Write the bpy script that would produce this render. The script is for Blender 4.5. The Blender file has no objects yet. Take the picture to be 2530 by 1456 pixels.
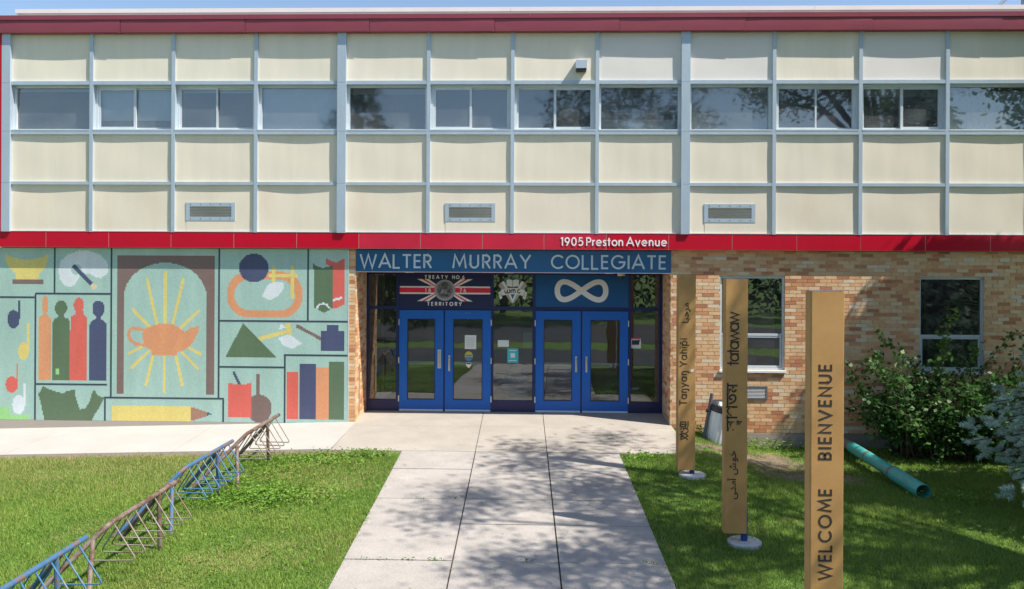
import bpy, math, random
import numpy as np
from mathutils import Matrix, Vector
R = math.radians
sc = bpy.context.scene
COL = sc.collection

# ------------------------------------------------------------------ camera
cam = bpy.data.cameras.new('camera')
camo = bpy.data.objects.new('camera', cam); COL.objects.link(camo)
cam.sensor_width = 36.0
cam.lens = 36.0 * 2108 / 2530
cam.shift_y = -0.0348
cam.clip_end = 600
camo.matrix_world = (Matrix.Translation((0, -16.66, 3.2)) @ Matrix.Rotation(0.03205, 4, 'Z')
                     @ Matrix.Rotation(R(90), 4, 'X') @ Matrix.Rotation(0.00504, 4, 'Z'))
sc.camera = camo
# ------------------------------------------------------------------ light
SUN = Vector((0.5305, -0.2363, 0.814)).normalized()
EL = math.asin(SUN.z); AZ = math.atan2(SUN.x, SUN.y)
w = bpy.data.worlds.new('World'); sc.world = w; w.use_nodes = True
nt = w.node_tree; nt.nodes.clear()
sky = nt.nodes.new('ShaderNodeTexSky'); sky.sky_type = 'NISHITA'; sky.sun_disc = False
sky.sun_elevation = EL; sky.sun_rotation = AZ
sky.air_density = 1.0; sky.dust_density = 0.6; sky.ozone_density = 1.2; sky.altitude = 480
bg = nt.nodes.new('ShaderNodeBackground'); bg.inputs[1].default_value = 0.12
out = nt.nodes.new('ShaderNodeOutputWorld')
nt.links.new(sky.outputs[0], bg.inputs[0]); nt.links.new(bg.outputs[0], out.inputs[0])
sl = bpy.data.lights.new('sun', 'SUN'); sl.energy = 5.0; sl.angle = R(0.53); sl.color = (1.0, 0.95, 0.87)
so = bpy.data.objects.new('sun', sl); COL.objects.link(so)
so.rotation_euler = SUN.to_track_quat('Z', 'Y').to_euler(); so.location = (20, -20, 30)
vs = sc.view_settings
sc.display_settings.display_device = 'sRGB'
vs.view_transform = 'Standard'; vs.look = 'None'; vs.exposure = 0.58; vs.gamma = 1.0; vs.use_curve_mapping = False
sc.cycles.max_bounces = 8; sc.cycles.transparent_max_bounces = 12

# ------------------------------------------------------------------ helpers
def lin(r, g, b):
    f = lambda c: (c/255)/12.92 if c/255 <= 0.04045 else ((c/255+0.055)/1.055)**2.4
    return (f(r), f(g), f(b))

def nd(nt, t, **kw):
    n = nt.nodes.new(t)
    for k, v in kw.items(): setattr(n, k, v)
    return n

def mat(name, col, rough=0.6, metal=0.0, var=0.10, scale=2.0, bump=0.0, bscale=60.0, spec=0.4,
        col2=None, t0=0.45, t1=0.65, c2scale=6.0, stretch=(1, 1, 1), fine=0.0, fscale=90.0, attr=None, ramp=None):
    """Principled paint/stone with world-space noise variation; optional second colour in patches."""
    m = bpy.data.materials.new(name); m.use_nodes = True
    nt = m.node_tree; L = nt.links
    b = nt.nodes['Principled BSDF']
    b.inputs['Roughness'].default_value = rough; b.inputs['Metallic'].default_value = metal
    b.inputs['Specular IOR Level'].default_value = spec
    geo = nd(nt, 'ShaderNodeNewGeometry')
    mp = nd(nt, 'ShaderNodeMapping'); mp.inputs['Scale'].default_value = stretch
    L.new(geo.outputs['Position'], mp.inputs['Vector'])
    def noise(s, det=4, rg=0.6):
        n = nd(nt, 'ShaderNodeTexNoise'); n.inputs['Scale'].default_value = s
        n.inputs['Detail'].default_value = det; n.inputs['Roughness'].default_value = rg
        L.new(mp.outputs[0], n.inputs['Vector']); return n.outputs['Fac']
    if attr:
        a = nd(nt, 'ShaderNodeAttribute', attribute_name=attr)
        cr = nd(nt, 'ShaderNodeValToRGB'); cr.color_ramp.interpolation = 'LINEAR'
        e = cr.color_ramp.elements
        while len(e) < len(ramp): e.new(0.5)
        for i, (p, c) in enumerate(ramp): e[i].position = p; e[i].color = (*c, 1)
        L.new(a.outputs['Fac'], cr.inputs[0]); cur = cr.outputs[0]
    else:
        rgb = nd(nt, 'ShaderNodeRGB'); rgb.outputs[0].default_value = (*col, 1); cur = rgb.outputs[0]
    if col2 is not None:
        mr = nd(nt, 'ShaderNodeMapRange'); mr.inputs[1].default_value = t0; mr.inputs[2].default_value = t1
        L.new(noise(c2scale, 6, 0.65), mr.inputs[0])
        mx = nd(nt, 'ShaderNodeMix', data_type='RGBA'); L.new(mr.outputs[0], mx.inputs['Factor'])
        L.new(cur, mx.inputs[6]); mx.inputs[7].default_value = (*col2, 1); cur = mx.outputs[2]
    def vary(cur, sock, amt):
        mr = nd(nt, 'ShaderNodeMapRange'); mr.inputs[1].default_value = 0.3; mr.inputs[2].default_value = 0.7
        mr.inputs[3].default_value = 1-amt; mr.inputs[4].default_value = 1+amt
        L.new(sock, mr.inputs[0])
        vm = nd(nt, 'ShaderNodeVectorMath', operation='SCALE')
        L.new(cur, vm.inputs[0]); L.new(mr.outputs[0], vm.inputs['Scale']); return vm.outputs[0]
    if var: cur = vary(cur, noise(scale), var)
    if fine: cur = vary(cur, noise(fscale, 2), fine)
    L.new(cur, b.inputs['Base Color'])
    if bump:
        bp = nd(nt, 'ShaderNodeBump'); bp.inputs['Strength'].default_value = bump; bp.inputs['Distance'].default_value = 0.01
        L.new(noise(bscale, 3), bp.inputs['Height']); L.new(bp.outputs[0], b.inputs['Normal'])
    return m

def glass_mat(name, base=0.16, tint=(0.75, 0.8, 0.8), rough=0.004, film=0.02):
    m = bpy.data.materials.new(name); m.use_nodes = True
    nt = m.node_tree; L = nt.links; nt.nodes.clear()
    o = nd(nt, 'ShaderNodeOutputMaterial')
    tr = nd(nt, 'ShaderNodeBsdfTransparent'); tr.inputs[0].default_value = (*tint, 1)
    gl = nd(nt, 'ShaderNodeBsdfGlossy'); gl.inputs['Roughness'].default_value = rough
    gl.inputs[0].default_value = (0.92, 0.97, 1, 1)
    fr = nd(nt, 'ShaderNodeFresnel'); fr.inputs[0].default_value = 1.5
    ad = nd(nt, 'ShaderNodeMath', operation='ADD', use_clamp=True); ad.inputs[1].default_value = base
    L.new(fr.outputs[0], ad.inputs[0])
    # slightly wavy float glass
    geo = nd(nt, 'ShaderNodeNewGeometry'); n = nd(nt, 'ShaderNodeTexNoise'); n.inputs['Scale'].default_value = 1.7
    L.new(geo.outputs['Position'], n.inputs['Vector'])
    bp = nd(nt, 'ShaderNodeBump'); bp.inputs['Strength'].default_value = 0.06; bp.inputs['Distance'].default_value = 0.02
    L.new(n.outputs['Fac'], bp.inputs['Height']); L.new(bp.outputs[0], gl.inputs['Normal'])
    mx = nd(nt, 'ShaderNodeMixShader'); L.new(ad.outputs[0], mx.inputs[0])
    L.new(tr.outputs[0], mx.inputs[1]); L.new(gl.outputs[0], mx.inputs[2])
    # uneven pale film mixed into the dirty pane to haze its reflections
    df = nd(nt, 'ShaderNodeBsdfDiffuse'); df.inputs[0].default_value = (0.5, 0.53, 0.54, 1)
    n2 = nd(nt, 'ShaderNodeTexNoise'); n2.inputs['Scale'].default_value = 2.5; n2.inputs['Detail'].default_value = 6
    L.new(geo.outputs['Position'], n2.inputs['Vector'])
    mr = nd(nt, 'ShaderNodeMapRange'); mr.inputs[1].default_value = .3; mr.inputs[2].default_value = .7; mr.inputs[3].default_value = film*.4; mr.inputs[4].default_value = film*1.7
    L.new(n2.outputs['Fac'], mr.inputs[0])
    m2 = nd(nt, 'ShaderNodeMixShader'); L.new(mr.outputs[0], m2.inputs[0]); L.new(mx.outputs[0], m2.inputs[1]); L.new(df.outputs[0], m2.inputs[2]); L.new(m2.outputs[0], o.inputs[0])
    return m

def leaf_mat(name, ramp, transl=0.35, rough=0.5):
    m = bpy.data.materials.new(name); m.use_nodes = True
    nt = m.node_tree; L = nt.links; nt.nodes.clear()
    o = nd(nt, 'ShaderNodeOutputMaterial')
    a = nd(nt, 'ShaderNodeAttribute', attribute_name='tint')
    cr = nd(nt, 'ShaderNodeValToRGB'); e = cr.color_ramp.elements
    while len(e) < len(ramp): e.new(0.5)
    for i, (p, c) in enumerate(ramp): e[i].position = p; e[i].color = (*c, 1)
    L.new(a.outputs['Fac'], cr.inputs[0])
    d = nd(nt, 'ShaderNodeBsdfPrincipled'); d.inputs['Roughness'].default_value = rough
    d.inputs['Specular IOR Level'].default_value = 0.3
    t = nd(nt, 'ShaderNodeBsdfTranslucent'); mx = nd(nt, 'ShaderNodeMixShader'); mx.inputs[0].default_value = transl
    L.new(cr.outputs[0], d.inputs['Base Color']); L.new(cr.outputs[0], t.inputs[0])
    L.new(d.outputs[0], mx.inputs[1]); L.new(t.outputs[0], mx.inputs[2]); L.new(mx.outputs[0], o.inputs[0])
    return m

def tag(o, label=None, cat=None, group=None, kind=None):
    if label: o['label'] = label
    if cat: o['category'] = cat
    if group: o['group'] = group
    if kind: o['kind'] = kind
    return o

def wloc(o):
    v = Vector((0, 0, 0))
    while o is not None: v = v + o.location; o = o.parent
    return v

def thing(name, loc, label, cat, group=None, kind=None):
    o = bpy.data.objects.new(name, None); o.location = loc; o.empty_display_size = 0.1
    COL.objects.link(o); return tag(o, label, cat, group, kind)

class MB:
    """Collects shapes in world coordinates; build() makes one mesh object."""
    def __init__(s): s.v = []; s.f = []; s.t = []
    def add(s, vs, fs, tint=None):
        n = len(s.v); s.v += [tuple(p) for p in vs]; s.f += [tuple(i+n for i in f) for f in fs]
        if tint is not None: s.t += [tint]*len(vs)
    def box(s, x0, x1, y0, y1, z0, z1, tint=None, faces='all'):
        vs = [(x0,y0,z0),(x1,y0,z0),(x1,y1,z0),(x0,y1,z0),(x0,y0,z1),(x1,y0,z1),(x1,y1,z1),(x0,y1,z1)]
        F = dict(b=(0,3,2,1), t=(4,5,6,7), f=(0,1,5,4), r=(1,2,6,5), k=(2,3,7,6), l=(3,0,4,7))
        s.add(vs, F.values() if faces == 'all' else [F[c] for c in faces], tint); return s
    def quad(s, a, b, c, d): s.add([a,b,c,d], [(0,1,2,3)]); return s
    def prism(s, poly, y0, y1):            # polygon in XZ, extruded along Y (y0 is the front)
        n = len(poly)
        ar = sum(poly[i][0]*poly[(i+1) % n][1]-poly[(i+1) % n][0]*poly[i][1] for i in range(n))
        if ar < 0: poly = poly[::-1]
        vs = [(x,y0,z) for x,z in poly]+[(x,y1,z) for x,z in poly]
        s.add(vs, [tuple(range(n)), tuple(range(2*n-1, n-1, -1))]+[(i, i+n, (i+1) % n+n, (i+1) % n) for i in range(n)]); return s
    def tube(s, pts, r, n=8, cap=True, r2=None):
        pts = [Vector(p) for p in pts]; m = len(pts); base = len(s.v)
        vs = []; up = None
        for i, p in enumerate(pts):
            t = (pts[min(i+1, m-1)]-pts[max(i-1, 0)]).normalized()
            if up is None: up = t.orthogonal().normalized()
            up = (up - t*up.dot(t)).normalized(); bi = t.cross(up)
            rr = r if r2 is None else r+(r2-r)*i/(m-1)
            vs += [p+(up*math.cos(2*math.pi*k/n)+bi*math.sin(2*math.pi*k/n))*rr for k in range(n)]
        fs = [(i*n+k, i*n+(k+1) % n, (i+1)*n+(k+1) % n, (i+1)*n+k) for i in range(m-1) for k in range(n)]
        if cap: fs += [tuple(range(n))[::-1], tuple(range((m-1)*n, m*n))]
        s.add(vs, fs); return s
    def lathe(s, prof, c, n=24):           # profile [(r,z)] around vertical axis at c
        vs = [(c[0]+r*math.cos(2*math.pi*k/n), c[1]+r*math.sin(2*math.pi*k/n), c[2]+z) for r, z in prof for k in range(n)]
        m = len(prof)
        fs = [(i*n+k, i*n+(k+1) % n, (i+1)*n+(k+1) % n, (i+1)*n+k) for i in range(m-1) for k in range(n)]
        s.add(vs, fs); return s
    def stroke(s, pts, wd, y0, y1, T):     # ribbon in glyph plane; T maps (u,v,depth)->world
        P = [Vector(p) for p in pts]; closed = (P[0]-P[-1]).length < 1e-6 and len(P) > 3
        if closed: P = P[:-1]
        n = len(P); Lf = []; Rt = []
        for i in range(n):
            if closed: a, b = P[i]-P[i-1], P[(i+1) % n]-P[i]
            else:
                a = P[i]-P[i-1] if i else P[1]-P[0]; b = P[i+1]-P[i] if i < n-1 else P[i]-P[i-1]
            a = a.normalized(); b = b.normalized()
            na = Vector((-a.y, a.x)); nb = Vector((-b.y, b.x)); mvec = na+nb
            if mvec.length < 1e-3: mvec = na
            mvec = mvec.normalized(); k = 1/max(mvec.dot(na), 0.45)
            Lf.append(P[i]+mvec*(wd/2*k)); Rt.append(P[i]-mvec*(wd/2*k))
        vs = [T(p.x, p.y, y0) for p in Lf]+[T(p.x, p.y, y0) for p in Rt]+[T(p.x, p.y, y1) for p in Lf]+[T(p.x, p.y, y1) for p in Rt]
        fs = []
        for i in range(n if closed else n-1):
            j = (i+1) % n
            fs += [(i+n, j+n, j, i), (i, j, j+2*n, i+2*n), (j+n, i+n, i+3*n, j+3*n)]
        if not closed: fs += [(0, 2*n, 3*n, n), (n-1, 2*n-1, 4*n-1, 3*n-1)]
        s.add(vs, fs); return s
    def build(s, name, m, parent=None, label=None, smooth=False, kind=None):
        off = wloc(parent) if parent is not None else Vector((0, 0, 0))
        me = bpy.data.meshes.new(name)
        me.from_pydata([(x-off.x, y-off.y, z-off.z) for x, y, z in s.v], [], s.f)
        if s.t:
            at = me.attributes.new('tint', 'FLOAT', 'POINT'); at.data.foreach_set('value', s.t)
        if smooth: me.polygons.foreach_set('use_smooth', [True]*len(me.polygons))
        me.materials.append(m); me.update()
        o = bpy.data.objects.new(name, me); COL.objects.link(o)
        if parent is not None: o.parent = parent
        if label: o['label'] = label
        if kind: o['kind'] = kind
        return o

def np_mesh(name, V, k, tint, m, parent=None, smooth=False):
    """V: (n*k,3) verts of n separate k-gons."""
    off = np.array(wloc(parent) if parent is not None else (0, 0, 0))
    n = len(V)//k; me = bpy.data.meshes.new(name)
    me.vertices.add(len(V)); me.vertices.foreach_set('co', (V-off).astype(np.float32).ravel())
    me.loops.add(n*k); me.loops.foreach_set('vertex_index', np.arange(n*k, dtype=np.int32))
    me.polygons.add(n); me.polygons.foreach_set('loop_start', (np.arange(n)*k).astype(np.int32))
    if tint is not None:
        at = me.attributes.new('tint', 'FLOAT', 'POINT'); at.data.foreach_set('value', np.repeat(tint, k).astype(np.float32))
    me.materials.append(m); me.update(calc_edges=True)
    o = bpy.data.objects.new(name, me); COL.objects.link(o)
    if parent is not None: o.parent = parent
    return o

rng = np.random.default_rng(7); rnd = random.Random(11)
S = lambda a, b, x: (lambda t: t*t*(3-2*t))(np.clip((np.asarray(x, float)-a)/(b-a), 0, 1))
def ground(x, y):
    x = np.asarray(x, float); y = np.asarray(y, float)
    z = 0.039*(np.maximum(y, -32)-1.2)
    z = z - 0.030*np.clip(-3.5-x, 0, 9)*S(-14, -8, y)
    z = z - 0.36*S(2.6, 4.4, x)*S(-7, -0.2, y)
    return z
g1 = lambda x, y: float(ground(x, y))
plane = lambda y: 0.039*(y-1.2)

# ------------------------------------------------------------------ materials
M = {}
M['cream'] = mat('cream_panel', (0.80, 0.73, 0.60), 0.55, var=0.05, scale=1.5, fine=0.02, stretch=(2.2, 2.2, .35))
M['cream_b'] = mat('cream_panel_b', (0.78, 0.70, 0.565), 0.55, var=0.055, scale=1.4, fine=0.02, stretch=(2.5, 2.5, .3))
M['cream_c'] = mat('cream_panel_stained', (0.775, 0.69, 0.555), 0.55, var=0.05, scale=1.4, fine=0.02, col2=(0.74, 0.62, 0.475), t0=0.5, t1=0.8, c2scale=1.6, stretch=(1, 1, .25))
M['white_panel'] = mat('white_panel', (0.76, 0.72, 0.67), 0.5, var=0.03, scale=1.2, fine=0.015)
M['mullion'] = mat('grey_mullion', lin(178, 192, 204), 0.45, metal=0.25, var=0.07, scale=2.5, fine=0.04, stretch=(1, 1, .3))
M['winframe'] = mat('window_frame', lin(205, 212, 216), 0.4, metal=0.2, var=0.06, scale=3)
M['maroon'] = mat('maroon_fascia', (0.255, 0.048, 0.070), 0.42, var=0.06, scale=1.5, spec=0.45)
M['white_metal'] = mat('white_flashing', (0.80, 0.79, 0.76), 0.45, var=0.04, scale=1.5)
M['red'] = mat('red_band', (0.50, 0.003, 0.022), 0.40, var=0.06, scale=1.4, spec=0.25)
M['red_pale'] = mat('red_band_pale', (0.53, 0.016, 0.045), 0.35, var=0.10, scale=1.2, spec=0.4)  # slightly paler, glossier red for the middle band panels
M['band_trim'] = mat('band_trim', (0.62, 0.36, 0.32), 0.5)
M['mortar'] = mat('mortar', (0.58, 0.48, 0.37), 0.9, var=0.12, scale=3, fine=0.1)
RB = [(0.0, (0.43, 0.175, 0.090)), (0.16, (0.55, 0.250, 0.122)), (0.34, (0.65, 0.345, 0.168)), (0.52, (0.69, 0.42, 0.22)),
      (0.72, (0.71, 0.475, 0.265)), (0.87, (0.71, 0.53, 0.335)), (1.0, (0.69, 0.585, 0.45))]
M['brick'] = mat('brick', (0, 0, 0), 0.85, var=0.09, scale=7, fine=0.10, fscale=70, bump=0.25, bscale=90, attr='tint', ramp=RB)
M['concrete'] = mat('concrete', (0.39, 0.355, 0.32), 0.9, var=0.12, scale=1.6, fine=0.15, fscale=55, bump=0.2, bscale=70, col2=(0.34, 0.31, 0.28), t0=0.5, t1=0.7, c2scale=2.2)
M['concrete_agg'] = mat('aggregate_concrete', (0.385, 0.345, 0.295), 0.9, var=0.10, scale=1.3, fine=0.17, fscale=75, bump=0.3, bscale=90)
M['concrete_new'] = mat('new_concrete', (0.455, 0.425, 0.385), 0.9, var=0.08, scale=0.8, fine=0.05, fscale=60)
M['foundation'] = mat('foundation', (0.30, 0.255, 0.21), 0.95, var=0.14, scale=2.5, fine=0.1, bump=0.2, bscale=40)
M['mural_base'] = mat('mural_base', (0.39, 0.345, 0.295), 0.8, var=0.05, scale=0.9)
M['joint'] = mat('joint_earth', (0.10, 0.08, 0.055), 1.0, var=0.3, scale=9)
M['asphalt'] = mat('asphalt', (0.065, 0.065, 0.065), 0.9, var=0.2, scale=0.6, fine=0.12)
M['soil'] = mat('bare_soil', (0.20, 0.15, 0.10), 1.0, var=0.2, scale=5, fine=0.2)
M['navy'] = mat('navy_frame', (0.010, 0.020, 0.095), 0.35, var=0.06, scale=2)
M['navy_panel'] = mat('navy_panel', (0.018, 0.020, 0.085), 0.4, var=0.08, scale=2)
M['door'] = mat('door_blue', (0.004, 0.112, 0.46), 0.42, var=0.05, scale=2.2)
M['steel'] = mat('brushed_steel', (0.62, 0.61, 0.58), 0.35, metal=0.8, var=0.05)
M['bar'] = mat('push_bar', (0.66, 0.70, 0.64), 0.4, var=0.03)
M['sweep'] = mat('door_sweep', (0.55, 0.65, 0.72), 0.4, var=0.05)
M['sign'] = mat('sign_blue', (0.013, 0.105, 0.245), 0.35, var=0.10, scale=1.2, spec=0.5)
M['letter'] = mat('sign_letter', (0.55, 0.64, 0.67), 0.5, var=0.04)
M['letter_white'] = mat('white_letter', (0.85, 0.82, 0.83), 0.5, var=0.02)
M['inf_blue'] = mat('infinity_blue', (0.004, 0.085, 0.26), 0.4, var=0.08, scale=1.4)
M['treaty_blue'] = mat('treaty_navy', (0.012, 0.018, 0.075), 0.4, var=0.05)
M['treaty_red'] = mat('treaty_red', (0.70, 0.02, 0.06), 0.5, var=0.04)
M['off_white'] = mat('off_white', (0.80, 0.78, 0.75), 0.5, var=0.03)
M['medal'] = mat('medal_grey', (0.33, 0.33, 0.345), 0.5, var=0.06)
M['medal_dark'] = mat('medal_dark', (0.085, 0.085, 0.09), 0.6, var=0.5, scale=22)
M['medal_mid'] = mat('medal_mid', (0.17, 0.17, 0.175), 0.6, var=0.4, scale=30)
M['crest_blue'] = mat('crest_blue', (0.015, 0.16, 0.30), 0.5, var=0.03)
M['crest_tan'] = mat('crest_tan', (0.42, 0.40, 0.34), 0.5, var=0.03)
M['ink'] = mat('ink', (0.03, 0.035, 0.04), 0.6, var=0.1)
M['paper'] = mat('paper', (0.66, 0.70, 0.68), 0.7, var=0.03)
M['paper_teal'] = mat('poster_teal', (0.05, 0.44, 0.50), 0.6, var=0.05)
M['paper_pale'] = mat('poster_pale', (0.22, 0.34, 0.30), 0.6, var=0.05)
M['yellow'] = mat('sticker_yellow', (0.48, 0.42, 0.05), 0.5)
M['sticker_blue'] = mat('sticker_blue', (0.08, 0.19, 0.42), 0.5)
M['sticker_red'] = mat('sticker_red', (0.62, 0.05, 0.07), 0.5)
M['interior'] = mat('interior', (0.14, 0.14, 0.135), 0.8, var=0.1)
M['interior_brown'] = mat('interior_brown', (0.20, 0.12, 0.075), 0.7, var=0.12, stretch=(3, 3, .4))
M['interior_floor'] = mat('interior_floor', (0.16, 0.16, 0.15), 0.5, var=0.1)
M['blind'] = mat('roller_blind', (0.80, 0.81, 0.82), 0.8, var=0.04)
M['blind_tan'] = mat('roller_blind_tan', (0.36, 0.32, 0.28), 0.8, var=0.05)
M['slat'] = mat('venetian_slat', (0.6, 0.6, 0.58), 0.6, var=0.05)
M['curtain'] = mat('curtain', (0.85, 0.86, 0.83), 0.9, var=0.08)
M['glass'] = glass_mat('door_glass', 0.12, (0.55, 0.60, 0.58), 0.006, 0.03)
M['glass_up'] = glass_mat('window_glass', 0.16, (0.74, 0.80, 0.84), 0.03, 0.10)
M['vent_dark'] = mat('vent_dark', (0.05, 0.055, 0.06), 0.7)
M['vent_slat'] = mat('vent_slat', (0.13, 0.135, 0.14), 0.5, metal=0.1)
M['vent_white'] = mat('vent_slat_white', (0.50, 0.50, 0.50), 0.5)
M['vent_frame'] = mat('vent_frame_dark', (0.12, 0.13, 0.15), 0.5)
M['lamp'] = mat('lamp_metal', (0.52, 0.57, 0.62), 0.4, metal=0.4)
M['dark'] = mat('dark_plastic', (0.02, 0.022, 0.028), 0.5)
M['totem'] = mat('corten_paint', (0.465, 0.258, 0.088), 0.6, var=0.09, scale=3.5, fine=0.07, fscale=120, col2=(0.41, 0.222, 0.076), t0=0.45, t1=0.7, c2scale=2.0, bump=0.05, bscale=150)
M['totem_letter'] = mat('cut_letter', (0.040, 0.030, 0.026), 0.8, var=0.1)
M['totem_bevel'] = mat('totem_bevel', (0.46, 0.28, 0.11), 0.55, var=0.05)
M['post_blue'] = mat('post_blue', (0.008, 0.05, 0.22), 0.45)
M['disc'] = mat('concrete_disc', (0.55, 0.54, 0.52), 0.9, var=0.1, scale=6, fine=0.1)
RUST = (0.12, 0.065, 0.04)
M['rack_rust'] = mat('rack_rust', (0.24, 0.185, 0.15), 0.7, metal=0.2, var=0.2, scale=10, col2=RUST, t0=0.42, t1=0.60, c2scale=7, bump=0.2, bscale=60)
M['rack_blue'] = mat('rack_blue', (0.055, 0.145, 0.27), 0.5, var=0.2, scale=9, col2=(0.17, 0.10, 0.08), t0=0.50, t1=0.58, c2scale=9, bump=0.15, bscale=50)
M['rod_rust'] = mat('rod_rust', (0.30, 0.26, 0.21), 0.6, metal=0.3, var=0.2, scale=8, col2=(0.19, 0.12, 0.07), t0=0.5, t1=0.62, c2scale=5)
M['rod_blue'] = mat('rod_blue', (0.06, 0.18, 0.32), 0.5, var=0.12, scale=8, col2=(0.30, 0.25, 0.21), t0=0.56, t1=0.64, c2scale=4)
M['galv'] = mat('galvanised', (0.72, 0.75, 0.78), 0.5, metal=0.1, var=0.10, scale=6, stretch=(1, 1, .2))
M['bag'] = mat('bin_liner', (0.03, 0.032, 0.038), 0.3, var=0.2, scale=12, bump=0.8, bscale=20)
M['pvc'] = mat('green_pipe', (0.06, 0.42, 0.36), 0.4, var=0.10, scale=3, col2=(0.20, 0.26, 0.22), t0=0.55, t1=0.66, c2scale=8)
M['pipe_old'] = mat('grey_pipe', (0.20, 0.19, 0.17), 0.7, var=0.2, scale=9)
M['mast'] = mat('mast_metal', (0.32, 0.36, 0.42), 0.5, metal=0.3)
M['bark'] = mat('bark', (0.10, 0.075, 0.055), 0.95, var=0.25, scale=6, bump=0.8, bscale=25, stretch=(1, 1, .25))
M['roof'] = mat('roof_gravel', (0.30, 0.28, 0.26), 0.95, var=0.1)
M['lawn'] = mat('lawn_soil', (0.11, 0.20, 0.03), 1.0, var=0.22, scale=0.8, col2=(0.24, 0.20, 0.07), t0=0.52, t1=0.72, c2scale=0.75, fine=0.35, fscale=45, bump=0.6, bscale=60)
M['leaf'] = leaf_mat('leaf', [(0, (0.035, 0.085, 0.015)), (0.5, (0.065, 0.14, 0.022)), (1, (0.13, 0.22, 0.035))])
M['leaf_shrub'] = leaf_mat('leaf_shrub', [(0, (0.035, 0.095, 0.022)), (0.55, (0.075, 0.175, 0.035)), (1, (0.18, 0.31, 0.04))])
M['leaf_far_shaded'] = leaf_mat('leaf_far_shaded', [(0, (0.015, 0.035, 0.010)), (1, (0.05, 0.085, 0.022))], 0.12)  # shade on the side facing the school is put into this darker colour
M['needle'] = leaf_mat('blue_needle', [(0, (0.24, 0.36, 0.26)), (0.5, (0.48, 0.62, 0.52)), (1, (0.64, 0.75, 0.66))], 0.12, 0.6)
M['needle_green'] = leaf_mat('green_needle', [(0, (0.02, 0.05, 0.02)), (1, (0.05, 0.09, 0.035))], 0.1, 0.6)
M['grass'] = leaf_mat('grass_blade', [(0, (0.09, 0.18, 0.02)), (0.45, (0.20, 0.315, 0.05)), (0.8, (0.31, 0.42, 0.085)), (1, (0.45, 0.36, 0.16))], 0.35, 0.6)
M['weed'] = leaf_mat('weed_leaf', [(0, (0.10, 0.22, 0.018)), (1, (0.21, 0.37, 0.05))], 0.3)

# ------------------------------------------------------------------ setting: ground, road, slabs
def grid_sheet(name, xs, ys, dz, m, parent=None, kind='structure'):
    X, Y = np.meshgrid(xs, ys); Z = ground(X, Y)+dz
    nx, ny = len(xs), len(ys)
    V = np.stack([X, Y, Z], -1).reshape(-1, 3)
    F = [(j*nx+i, j*nx+i+1, (j+1)*nx+i+1, (j+1)*nx+i) for j in range(ny-1) for i in range(nx-1)]
    b = MB(); b.v = [tuple(v) for v in V]; b.f = F
    o = b.build(name, m, parent, smooth=True); tag(o, kind=kind); return o
xs = np.concatenate([np.linspace(-150, -16, 10), np.linspace(-15, 15, 76), np.linspace(16, 150, 10)])
ys = np.concatenate([np.linspace(-220, -35, 10), np.linspace(-34, -12, 12), np.linspace(-11, 14, 76)])
# keep the lawn below the vestibule floor: it dips under the building
X, Y = np.meshgrid(xs, ys); Z = ground(X, Y)-0.03-0.5*S(0.1, 0.35, Y)
nx, ny = len(xs), len(ys); b = MB(); b.v = [tuple(v) for v in np.stack([X, Y, Z], -1).reshape(-1, 3)]
b.f = [(j*nx+i, j*nx+i+1, (j+1)*nx+i+1, (j+1)*nx+i) for j in range(ny-1) for i in range(nx-1)]
tag(b.build('lawn', M['lawn'], smooth=True), kind='structure')
lx = np.linspace(-120, 120, 41)
grid_sheet('driveway', lx, np.linspace(-19, -10.6, 9), -0.018, M['asphalt'])
grid_sheet('street', lx, np.linspace(-40, -24, 9), -0.018, M['asphalt'])

def slab(b, x0, x1, y0, y1, skew, dz, th=0.10, n=4, lat=False, chips=0):
    """Concrete slab between y0 (near) and y1 (far); its sides follow the skewed joints."""
    f = (lambda x, y: g1(x, y)) if lat else (lambda x, y: plane(y))
    vs = []
    for j in range(2):
        y = (y0, y1)[j]
        for i in range(n+1):
            x = x0+(x1-x0)*i/n+skew*(y0*0-y)
            vs.append((x, y, f(x, y)+dz))
    m = n+1
    fs = [(i, i+1, m+i+1, m+i) for i in range(n)]
    lo = [(x, y, z-th) for x, y, z in vs]; k = 2*m
    fs += [(k+i, k+i+1, i+1, i) for i in range(n)]+[(m+i, m+i+1, k+m+i+1, k+m+i) for i in range(n)]
    fs += [(0, m, k+m, k), (n, k+n, k+m+n, m+n)]
    b.add(vs+lo, fs)
SK = 0.0195
def walk_piece(parent, name, x0, x1, y0, y1, m, dz=0.0, gap=0.006, skew=SK, lat=False):
    b = MB(); slab(b, x0+gap, x1-gap, y0+gap, y1-gap, skew, dz, lat=lat)
    return b.build(name, m, parent)
walk = thing('walkway', (0, -5, plane(-5)), None, None, kind='structure')
bed = MB(); slab(bed, -2.37, 1.30, -10.58, 1.2, SK, -0.022, 0.05); bed.build('joint_bed', M['joint'], walk)
XJ = [-2.40, -1.126, 0.109, 1.352]
rows = [-10.58, -9.25, -8.0, -6.77, -5.54, -4.53, -3.05, -1.985]
for j in range(len(rows)-1):
    for i in range(3):
        strong = rows[j] in (-6.77, -4.53)
        o = walk_piece(walk, 'slab', XJ[i]+(0.004 if i else 0), XJ[i+1], rows[j], rows[j+1], M['concrete'], dz=rnd.uniform(-0.004, 0.003), gap=0.0075)
ent = thing('entrance_pavement', (-0.5, -0.4, plane(-0.4)), None, None, kind='structure')
EJ = [-3.63, -1.126, 0.109, 2.60]
for (ya, yb) in ((-1.975, -0.14), (-0.14, 1.195)):
    for i in range(3):
        bb = MB(); slab(bb, EJ[i]+0.006, EJ[i+1]-0.006, ya+0.003, yb-0.003, SK, 0.0)
        bb.build('slab', M['concrete_agg'], ent)
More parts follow.
